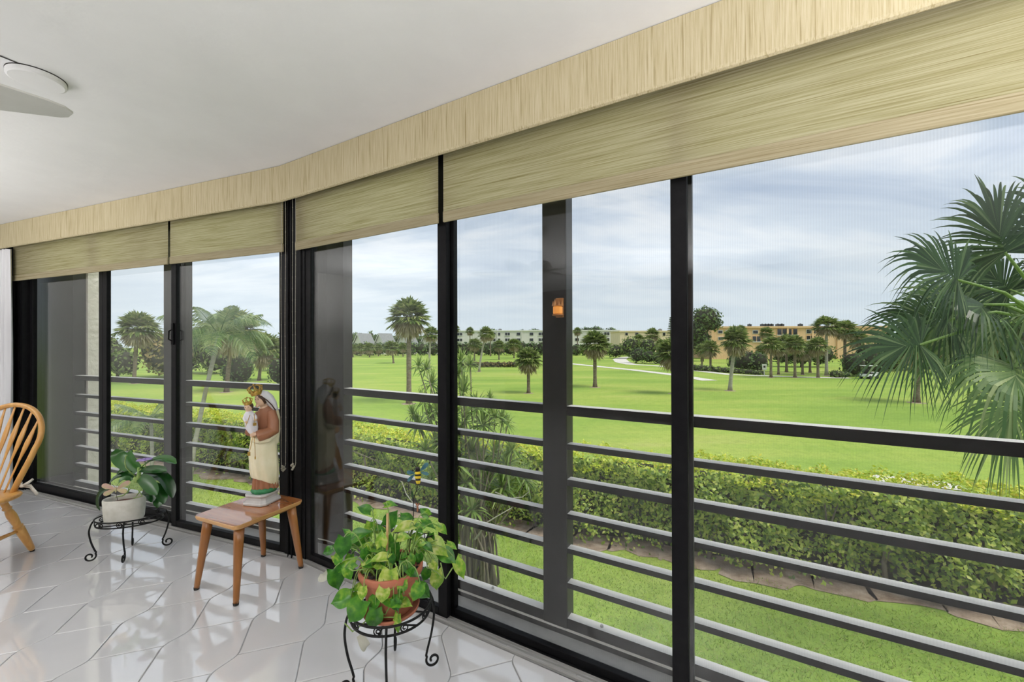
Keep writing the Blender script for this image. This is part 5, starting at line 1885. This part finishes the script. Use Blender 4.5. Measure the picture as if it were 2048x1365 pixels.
BUSH = [
    ('shrub', 'dark shrub mass inside the bend of the cart path', [blob(1276, 697, 728, 34, Yb(729)), blob(1298, 702, 730, 32, Yb(730)), blob(1318, 708, 732, 26, Yb(731))], M_DKTREE, .5, 6),
    ('shrub', 'clipped small bright shrub at the foot of the tallest palm', [blob(1674, 744, 761, 30, Yb(759)), blob(1688, 746, 760, 24, Yb(759))], M_MIDTREE, .28, 18),
    ('shrub', 'dark bushy shrub right of the clipped bright shrub', [blob(1706, 706, 758, 46, Yb(757)), blob(1732, 690, 757, 50, Yb(756)), blob(1755, 700, 755, 40, Yb(755))], M_DKTREE, .42, 7),
    ('shrub', 'low green shrub row along the path right of the black mullion', [blob(1388 + 16 * k, 731 + 1.6 * k, 745 + 1.3 * k, 26, Yb(744 + 1.1 * k)) for k in range(9)], M_MIDTREE, .35, 9),
    ('tree', 'dark undergrowth of the grove left of the sign', [blob(1490, 700, 748, 50, Yb(748)), blob(1516, 706, 750, 40, Yb(749)), blob(1470, 706, 744, 30, Yb(746))], M_DKTREE, .45, 6),
    ('tree', 'bushy dark tree between the crowded palms of the grove', [blob(1600, 690, 734, 60, 77), blob(1566, 694, 732, 44, 78), blob(1640, 690, 735, 54, 77)], M_DKTREE, .55, 4.4),
    ('tree', 'olive tree right behind the near palm fronds', [blob(1780, 676, 752, 60, 66), blob(1820, 660, 745, 80, 68), blob(1870, 664, 750, 70, 70)], M_MIDTREE, .55, 5),
    ('tree', 'pale olive tree at the right edge behind the near palm', [blob(1935, 650, 738, 90, 86), blob(1995, 640, 738, 110, 88), blob(2065, 640, 740, 110, 86)], M_TANTREE, .75, 3),
    ('tree', 'mid green trees filling the bend between path and orange building', [blob(1262, 676, 716, 44, 118), blob(1296, 678, 718, 40, 116), blob(1335, 690, 722, 44, 112), blob(1232, 692, 717, 36, 122), blob(1362, 692, 724, 38, 118)], M_MIDTREE, .75, 3.2),
    ('tree', 'trees behind the white apartments right of the dark pier', [blob(1190, 655, 690, 50, 235), blob(1172, 656, 690, 34, 235), blob(1222, 657, 690, 30, 236)], M_DKTREE, 1.1, 1.6),
    ('tree', 'green treetops behind the grey roofed houses', [blob(716, 667, 690, 60, 230), blob(760, 670, 690, 50, 232), blob(820, 671, 692, 80, 236), blob(742, 663, 690, 14, 232)], M_DKTREE, 1.1, 1.6),
    ('tree', 'treetops over the roof of the white apartments', [blob(985, 660, 690, 60, 240), blob(1070, 660, 690, 50, 240), blob(1045, 661, 690, 40, 242)], M_DKTREE, 1.1, 1.6),
    ('tree', 'feathery green tree left of the tall sabal between the left mullions', [blob(232, 684, 750, 50, 58), blob(222, 668, 720, 30, 60), blob(252, 698, 752, 44, 57)], M_MIDTREE, .48, 7),
    ('tree', 'rust tinged tree behind the left mullion', [blob(312, 656, 742, 58, 58), blob(330, 680, 752, 60, 57), blob(352, 660, 740, 54, 59)], M_TANTREE, .5, 6.5),
    ('tree', 'green tree behind the leaning feather palm', [blob(400, 644, 735, 60, 66), blob(375, 660, 745, 56, 65), blob(430, 680, 748, 60, 64), blob(466, 690, 746, 50, 66)], M_MIDTREE, .55, 5.5),
    ('shrub', 'dark rounded shrub left of the grey headed palm', [blob(484, 702, 772, 46, 46), blob(462, 722, 772, 36, 46.5), blob(556, 712, 772, 40, 46.5), blob(585, 690, 772, 50, 46)], M_DKTREE, .32, 11),
    ('tree', 'mid green tree tops just left of the corner post', [blob(560, 668, 740, 50, 70), blob(590, 656, 745, 50, 72), blob(620, 664, 745, 50, 72), blob(530, 680, 735, 40, 72)], M_MIDTREE, .55, 5),
]
for nm, lb, bl_, mt, lf, dn in BUSH:
    leafy_thing(nm, lb, 'shrub' if nm == 'shrub' else 'tree', bl_, mt, lf, dn, trunk=.16 if nm == 'tree' else 0)
# the far hedge across the end of the lawn
leafy_thing('hedge', 'tall dark hedge across the far end of the lawn', 'hedge', [blob(690 + 22 * k, 684 + (2 if k % 2 else 0), 713, 34, Yb(712.5), .6) for k in range(20)], M_DKTREE, .95, 2.2)
leafy_thing('hedge', 'dark hedge beyond the bend of the cart path, right of the pier', 'hedge', [blob(1130 + 20 * k, 690 + (2 if k % 2 else 0), 714, 30, Yb(713.5), .6) for k in range(8)], M_DKTREE, .95, 2.2)
# russet grass bed
leafy_thing('grass_bed', 'long low bed of russet ornamental grass on the lawn', 'flower bed', [blob(930 + 11 * k, 725 + .5 * (k % 2), 737, 20, Yb(736.5), .7) for k in range(10)], M_REDHEDGE, .4, 9)

# ------------------------------------------------------------------ buildings
def apartment(label, x0, x1, Y, ztop, wall, windows, name='apartment_building', depth=16, roof_units=(), trims=True, turn=0.):
    X0, X1 = (x0 - 1024) / FPX * Y, (x1 - 1024) / FPX * Y
    c = Vector(((X0 + X1) / 2, Y, GZ))
    g = thing(name, label, 'building', c, turn)
    hw, H = (X1 - X0) / 2, ztop - GZ
    MB().box(-hw, hw, 0, depth, -.2, H).build('wall', wall, g)
    MB().box(-hw - .4, hw + .4, -.45, depth + .4, H, H + .45).build('roof', M_TRIMW if wall is M_APTW else wall, g)
    pm = FPX / Y
    for (xa, xb, ya, yb, kind) in windows:
        wa, wb = (xa - 1024) / pm - c.x, (xb - 1024) / pm - c.x
        za, zb = EYE + (687 - yb) / pm - GZ, EYE + (687 - ya) / pm - GZ
        wo = MB().box(wa, wb, -.16, .02, za, zb).build('window', M_TRIMW if kind == 'f' else wall, g)
        k = max(1, int(round((wb - wa) / 1.5)))
        for i in range(k):
            a_, b_ = wa + (wb - wa) * i / k, wa + (wb - wa) * (i + 1) / k
            MB().box(a_ + .10, b_ - .10, -.20, -.161, za + .10, zb - .10).build('pane', M_WIN, wo)
        if kind == 'b':
            MB().box(wa - .1, wb + .1, -.35, -.21, za - .1, za + .10).build('balcony_ledge', M_TRIMW, wo)
    for (x, wpx) in roof_units:
        xc, wd = (x - 1024) / pm - c.x, wpx / pm
        MB().box(xc - wd / 2, xc + wd / 2, 2, 3.2, H + .4, H + 1.15).lathe([(wd * .35, H + 1.15), (wd * .35, H + 1.3), (0, H + 1.3)], (xc, 2.6, 0), 8).build('roof_unit', M_WIN if wpx < 6 else M_ROOF, g)
    for xp in [x0 + (x1 - x0) * k / 7 for k in range(8)] if trims else []:
        xc = (xp - 1024) / pm - c.x
        MB().box(xc - .25, xc + .25, -.30, .0, -.2, H).build('pilaster', wall, g)
    return g


wa_ = []
for r_, (ya, yb) in enumerate(((667.0, 673.4), (678.6, 685), (690, 696))):
    for xa, xb in ((914, 925), (980, 991.5), (993.5, 1001), (1010, 1020), (1033, 1041), (1059, 1067), (1077, 1088), (1100, 1108), (1120, 1132), (1150, 1158), (1208, 1219), (1226, 1233)):
        wa_.append((xa, xb, ya, yb, 'b' if xb - xa > 9 else 'f'))
apartment('long white flat roofed apartment block far behind the lawn', 898, 1238, 205, 1.35 + 22.5 * 205 / 828, M_APTW, wa_, roof_units=[(1000, 7), (1100, 6)])
apartment('cream apartment wing between the white block and the round tree', 1240, 1422, 168, 1.35 + 20.5 * 168 / 828, M_APTP, [(1325 + 0, 1331, 668, 675, 'f'), (1250, 1256, 668, 674, 'f'), (1270, 1277, 668, 674, 'f')], roof_units=[(1325, 6)], trims=False)
apartment('orange flat roofed apartment block behind the grove', 1424, 1775, 113, 1.35 + 27.5 * 113 / 828, M_APTO,
          [(1435.5, 1445, 664, 670.5, 'f'), (1451, 1453.5, 664, 671, 'f'), (1459, 1478, 662, 673, 'b'), (1505, 1516, 664, 671.5, 'f'), (1553.5, 1583, 661, 674, 'b'), (1585, 1594.5, 661, 674, 'b'), (1612, 1631, 662.5, 671, 'f'),
           (1436, 1447, 677, 683.5, 'f'), (1459, 1478, 676, 687, 'b'), (1504, 1521, 675.5, 687.5, 'b'), (1553, 1583, 678, 689, 'b'), (1612, 1629, 675, 684, 'b'), (1660, 1672, 664, 671, 'f'), (1700, 1712, 664, 671, 'f')],
          roof_units=[(1510, 4), (1536, 4), (1543, 4), (1549, 4), (1555, 4), (1568, 5), (1576, 5), (1614, 5)])
# grey roofed houses
for k, (x0, lb) in enumerate(((690, 'grey roofed white house far left of the tall sabal palm'), (733, 'grey roofed white house, second along the far hedge'), (778, 'grey roofed white house, third along the far hedge'), (826, 'grey roofed white house half hidden behind the tall sabal palm'))):
    Yh = 172
    pm = FPX / Yh
    g = thing('house', lb, 'house', Vector(((x0 + 26 - 1024) / pm, Yh, GZ)), math.radians(-38))
    hw, dp = 22 / pm * .62, 5.5
    he, hr = 4.75 + (687 - 688) / pm + 0, 4.75 + (687 - 669.5) / pm
    MB()._add([(-hw, 0, -.1), (hw, 0, -.1), (hw, 0, he), (0, 0, hr), (-hw, 0, he), (-hw, dp, -.1), (hw, dp, -.1), (hw, dp, he), (0, dp, hr), (-hw, dp, he)],
              [(0, 1, 2, 3, 4), (5, 9, 8, 7, 6), (1, 6, 7, 2), (0, 4, 9, 5), (2, 7, 8, 3), (3, 8, 9, 4)]).build('wall', M_APTW, g)
    for sx in (-1, 1):
        e = Vector((sx * (hw + .5), -.5, he - .35)); r_ = Vector((0, -.5, hr + .15))
        m = MB()
        m._add([e, r_, r_ + Vector((0, dp + 1, 0)), e + Vector((0, dp + 1, 0)), e + Vector((0, 0, .22)), r_ + Vector((0, 0, .22)), r_ + Vector((0, dp + 1, .22)), e + Vector((0, dp + 1, .22))],
               [(0, 3, 2, 1), (4, 5, 6, 7), (0, 1, 5, 4), (1, 2, 6, 5), (2, 3, 7, 6), (3, 0, 4, 7)])
        rf = m.build('roof', M_ROOF, g)
        d = r_ - e
        MB()._add([e + Vector((0, -.06, -.35)), r_ + Vector((0, -.06, -.35)), r_ + Vector((0, -.06, .26)), e + Vector((0, -.06, .26))], [(0, 1, 2, 3)]).build('barge_board', M_TRIMW, rf)
    MB().box(-.9, .9, -.08, .02, 2.2, 3.6).build('window', M_WIN, g)

# sign and golf cart
p = G(1529, 753)
sg = thing('sign', 'white notice board on a post by the cart path', 'sign', p)
pm = FPX / p.y
MB().box(-.30, .30, -.03, .03, (753 - 740) / pm, (753 - 729) / pm).build('board', M_SIGN, sg, bevel=.01)
MB().tube([(0, .05, -.05), (0, .05, (753 - 735) / pm)], .05, 8).build('post', M_TRIMW, sg)
MB().box(-.15, .12, -.037, -.03, (753 - 736) / pm, (753 - 732) / pm).build('mark', M_RUBBER, sg)
p = G(1738, 758)
gc = thing('golf_cart', 'white golf cart parked behind the near palm fronds', 'golf cart', p, math.radians(20))
MB().box(-1.0, 1.0, -.5, .5, .28, .62).box(.55, 1.05, -.5, .5, .6, .85).build('body', M_CART, gc, bevel=.06)
MB().box(-.9, .75, -.55, .55, 1.62, 1.70).build('roof', M_CART, gc, bevel=.03)
for sx in (-.85, .7):
    for sy in (-.5, .5):
        MB().tube([(sx, sy, .6), (sx * .95, sy, 1.63)], .025, 6).build('roof_post', M_WIN, gc)
for sx in (-.68, .68):
    for sy in (-.5, .5):
        MB().lathe([(.10, -.09), (.22, -.09), (.23, 0), (.22, .09), (.10, .09)], (sx, sy, .23), 16, axis=(0, 1, 0)).build('wheel', M_RUBBER, gc, smooth=True)
MB().box(-.45, .05, -.48, .48, .62, .80).box(-.55, -.40, -.48, .48, .78, 1.2).build('seat', M_RUBBER, gc, bevel=.04)
# ------------------------------------------------------------------ the big palm close to the railing, right
NPC = Vector((7.35, 5.7, 1.62))
npalm = thing('sabal_palm', 'big near palm with long drooping fan fronds reaching in from the right edge', 'palm tree', Vector((7.9, 5.9, GZ)))
npb = npalm.location


def fan_frond(hub, axis, up, R_, seed, nseg=58, spread=125, droop=.55, mat=None, wid=.034, fold=.16):
    """costapalmate fan: blades joined near the hub, long free tips that hang"""
    r = random.Random(seed)
    axis = axis.normalized()
    sd = axis.cross(up).normalized()
    nn = sd.cross(axis).normalized()
    vs, fs = [], []
    st_ = 7
    for k in range(nseg):
        u = (k + .5) / nseg * 2 - 1
        a = math.radians(spread * u + r.uniform(-1.5, 1.5))
        sdir = (axis * math.cos(a) + sd * math.sin(a) + nn * (fold * (1 - abs(math.cos(a))) - .05)).normalized()
        L_ = R_ * (.74 + .30 * math.cos(a * .8)) * r.uniform(.90, 1.08)
        start = hub + axis * (.30 * R_ * max(0, math.cos(a)) ** 2)
        cs = sdir.cross(nn).normalized()
        dr = droop * r.uniform(.6, 1.5)
        k0 = len(vs)
        for j in range(st_ + 1):
            f = j / st_
            p = start + sdir * (L_ * f)
            hang = max(0, f - .38)
            p = p + Vector((0, 0, -1)) * (L_ * dr * hang ** 1.7 * 1.9) - sdir * (L_ * dr * .35 * hang ** 2)
            w_ = wid * R_ * (.45 + 1.1 * f if f < .45 else .95 * (1 - ((f - .45) / .56) ** 1.4)) * .62
            vs += [p - cs * w_, p + cs * w_ + nn * w_ * .35]
        fs += [(k0 + 2 * j, k0 + 2 * j + 1, k0 + 2 * j + 3, k0 + 2 * j + 2) for j in range(st_)]
    return MB()._add(vs, fs), start


FR = [  # hub px, hub distance, axis (right, away, up), radius, tone, droop, spread, how far the blade faces up
    ((1915, 560), 5.10, (-.90, -.15, .42), .92, 0, .42, 128, .35),
    ((1840, 690), 4.90, (-.95, -.15, -.10), .82, 0, .35, 138, .15),
    ((2010, 505), 5.30, (-.45, -.10, .90), .95, 0, .30, 120, .25),
    ((2030, 735), 4.75, (-.55, -.50, -.30), .92, 1, .75, 130, .55),
    ((1968, 610), 5.35, (-.60, -.45, -.15), .85, 0, .70, 125, .45),
    ((2100, 470), 5.50, (.1, -.1, .95), 1.0, 0, .35, 120, .3),
    ((2090, 620), 5.00, (-.2, -.8, .2), .95, 1, .8, 120, .7),
    ((1940, 665), 6.20, (-.75, .4, .05), .90, 1, .5, 125, .3),
    ((2000, 600), 6.40, (-.35, .6, .35), .90, 1, .5, 120, .4),
    ((2035, 800), 5.60, (-.45, -.10, -.75), .85, 1, .5, 120, .3),
    ((2150, 560), 5.60, (.75, -.2, .5), .95, 0, .4, 125, .4),
    ((2170, 700), 5.40, (.8, -.4, -.1), .95, 0, .6, 125, .5),
    ((2110, 780), 6.30, (.2, .4, -.5), .90, 1, .6, 120, .4),
    ((1895, 640), 5.80, (-.85, .2, .12), .85, 0, .5, 128, .3),
    ((1985, 660), 5.9, (-.6, .1, -.3), .9, 1, .6, 125, .3),
    ((2040, 660), 6.0, (-.5, .3, .1), .9, 1, .6, 125, .3),
    ((2020, 580), 6.1, (-.4, .2, .5), .9, 0, .5, 125, .3),
    ((1930, 610), 6.3, (-.8, .1, .3), .85, 1, .5, 125, .2),
]
for i, (hp, Y, ax, R_, mt, dr, sp, fup) in enumerate(FR):
    hub = atY(*hp, Y)
    axis = Vector(ax)
    upv = Vector((-.35, -1 + fup * .6, fup))
    mb, e = fan_frond(hub - npb, axis, upv, R_, 31 + i, mat=mt, droop=dr, spread=sp)
    fo = mb.build('frond', M_PALEPALM if mt else M_NEARPALM, npalm)
    c = NPC - npb
    hb = hub - npb
    MB().tube([c, c.lerp(hb, .5) + Vector((0, 0, .12)), hb, e], [.028, .020, .015, .007], 6).build('petiole', M_STEM, fo, smooth=True)
m = MB()
for k in range(12):
    a = 2 * PI * k / 12
    m.tube([NPC - npb + Vector((.16 * math.cos(a), .16 * math.sin(a), -.75 + .1 * (k % 3))), NPC - npb + Vector((.25 * math.cos(a), .25 * math.sin(a), -.35)), NPC - npb], [.05, .045, .03], 5)
m.build('boots', M_PALMBARK, npalm)
MB().tube([Vector((0, 0, -.05)), Vector((-.1, -.02, 1.5)), Vector((-.35, -.1, 3.3)), NPC - npb], [.24, .19, .17, .16], 12).build('trunk', M_PALMBARK, npalm, smooth=True)

# ------------------------------------------------------------------ leaning feather palm outside the left windows
fpb = G(374, 1000)
fp = thing('feather_palm', 'slender leaning palm with feathery fronds outside the window behind the statue', 'palm tree', fpb)
fc_ = atY(438, 672, 12.6) - fpb


def feather(L_, drop, seed):
    r = random.Random(seed)
    vs, fs = [], []
    pt = lambda f: Vector((L_ * f * (1 - .18 * f), 0, L_ * (.55 * f - drop * f * f)))
    n_ = 34
    for k in range(n_):
        f = .10 + .88 * k / n_
        p = pt(f); t_ = (pt(min(1, f + .02)) - pt(f - .02)).normalized()
        for s_ in (-1, 1):
            ll = L_ * .34 * math.sin(PI * min(.97, f * .85 + .12)) * r.uniform(.85, 1.1)
            d_ = (t_ * .55 + Vector((0, s_ * .8, .12))).normalized()
            m_ = p + d_ * ll * .5
            e_ = p + d_ * ll + Vector((0, 0, -ll * r.uniform(.35, .7)))
            w_ = t_ * .016
            k0 = len(vs)
            vs += [p - w_ * .6, p + w_ * .6, m_ + w_, e_, m_ - w_]
            fs += [(k0, k0 + 1, k0 + 2, k0 + 4), (k0 + 4, k0 + 2, k0 + 3)]
    mb = MB()._add(vs, fs)
    mb.tube([pt(i / 10) for i in range(11)], [.018 - .0015 * i for i in range(11)], 5)
    return mb.mesh('frond', M_PALEPALM)


fm = [feather(1.9, .55, 1), feather(1.7, .85, 2), feather(1.5, .2, 3)]
for k in range(17):
    o = link('frond', fm[k % 3], fp)
    o.location = fc_
    o.rotation_euler = (rnd.uniform(-.15, .15), rnd.uniform(-.5, .35), k * 2.4)
MB().tube([fc_ * 0 - Vector((0, 0, .05)), fc_ * .33 + Vector((-.10, 0, 0)), fc_ * .66 + Vector((-.08, 0, 0)), fc_], [.085, .065, .058, .065], 10).build('trunk', M_PALMPALE, fp, smooth=True)
MB().tube([fc_ + Vector((0, 0, -.35)), fc_ + Vector((0, 0, .25))], [.075, .045], 10).build('crown_shaft', M_STEM, fp, smooth=True)
# a second, younger one further left, only its arching fronds in view
fb2 = G(302, 985)
f2 = thing('feather_palm', 'young feather palm, arching fronds low behind the orchid', 'palm tree', fb2)
for k in range(9):
    o = link('frond', fm[k % 3], f2)
    o.location = (0, 0, 2.35)
    o.rotation_euler = (rnd.uniform(-.1, .1), rnd.uniform(-.2, .3), k * .7 + .2)
    o.scale = (.75, .75, .75)
MB().tube([(0, 0, -.05), (.04, 0, 1.2), (0, 0, 2.4)], [.06, .05, .045], 8).build('trunk', M_PALMPALE, f2, smooth=True)

# ------------------------------------------------------------------ dracaena clump outside the middle window
db = Vector((-.62, 8.0, GZ))
dr = thing('dracaena', 'many stemmed dracaena with spiky leaf tufts outside the middle window', 'shrub', db)


def tuft_mesh(seed):
    r = random.Random(seed)
    vs, fs = [], []
    for k in range(46):
        el = math.radians(82 - 120 * (k / 46)); az = k * 2.4
        d_ = Vector((math.cos(el) * math.cos(az), math.cos(el) * math.sin(az), math.sin(el)))
        s_ = d_.cross(Vector((0, 0, 1))).normalized()
        L_ = r.uniform(.8, 1.1)
        k0 = len(vs)
        w_ = .052
        m_ = d_ * L_ * .5 + Vector((0, 0, .02)); e_ = d_ * L_ - Vector((0, 0, .22 * L_ * math.cos(el)))
        vs += [d_ * .05 - s_ * w_ * .5, d_ * .05 + s_ * w_ * .5, m_ + s_ * w_, e_, m_ - s_ * w_]
        fs += [(k0, k0 + 1, k0 + 2, k0 + 4), (k0 + 4, k0 + 2, k0 + 3)]
    return MB()._add(vs, fs).mesh('leaf_tuft', M_DRAC)


tm = [tuft_mesh(k) for k in range(3)]
TUFT = [(837, 733, .8), (852, 738, .8), (864, 768, 1), (880, 792, 1), (847, 806, 1), (826, 830, .9), (838, 852, 1.1), (862, 838, 1), (873, 824, 1), (894, 806, 1.1), (922, 724, 1), (941, 730, .8), (917, 750, 1), (926, 786, 1.3), (905, 832, 1.2), (932, 842, 1.4),
        (953, 818, 1.2), (981, 799, .7), (990, 834, 1), (1004, 842, 1), (966, 850, 1.3), (1016, 850, .8), (920, 875, 1.4), (907, 925, 1.5), (943, 905, 1.5), (962, 930, 1.5), (988, 912, 1.4), (1012, 930, 1.4), (1034, 945, 1.3), (975, 968, 1.5), (930, 965, 1.5), (1004, 975, 1.4), (912, 1000, 1.5),
        (945, 1020, 1.5), (880, 930, 1.2), (862, 960, 1.2), (1025, 900, 1.2), (895, 880, 1.2), (870, 890, 1.2), (1050, 960, 1.1), (920, 1075, 1.3), (985, 1060, 1.1), (850, 900, 1.0), (955, 985, 1.4), (1020, 1000, 1.2)]
for i, (x, y, s_) in enumerate(TUFT):
    Yt = 7.7 + .8 * rnd.random()
    p = atY(x, y, Yt) - db
    o = link('leaf_tuft', tm[i % 3], dr)
    o.location = p
    o.rotation_euler = (rnd.uniform(-.3, .3), rnd.uniform(-.3, .3), rnd.uniform(0, 6))
    o.scale = (.34 * s_,) * 3
    if p.z > .5:
        b0 = Vector((rnd.uniform(-.35, .35), rnd.uniform(-.25, .25), -.05))
        mid_ = Vector((b0.x * .6 + p.x * .25 + rnd.uniform(-.12, .12), b0.y * .5 + p.y * .4, p.z * .5))
        q3 = Vector((p.x * .75 + rnd.uniform(-.05, .05), p.y * .8, p.z * .78))
        MB().tube([b0, mid_, q3, p], [.026, .020, .014, .010], 6).build('stem', M_BARK, dr, smooth=True)
# bare crooked branch in front of the clump
m = MB()
m.tube([atY(*q, 7.4) - db for q in ((950, 1080), (975, 1045), (1000, 1030), (1024, 1016))], [.016, .014, .010, .006], 6)
m.tube([atY(*q, 7.6) - db for q in ((990, 985), (1020, 998), (1045, 995), (1058, 984), (1057, 975))], [.012, .011, .009, .006, .004], 6)
m.tube([atY(*q, 7.3) - db for q in ((828, 1010), (812, 988), (804, 965), (797, 960))], [.010, .009, .007, .005], 6)
m.build('bare_branch', M_PALMPALE, dr, smooth=True)
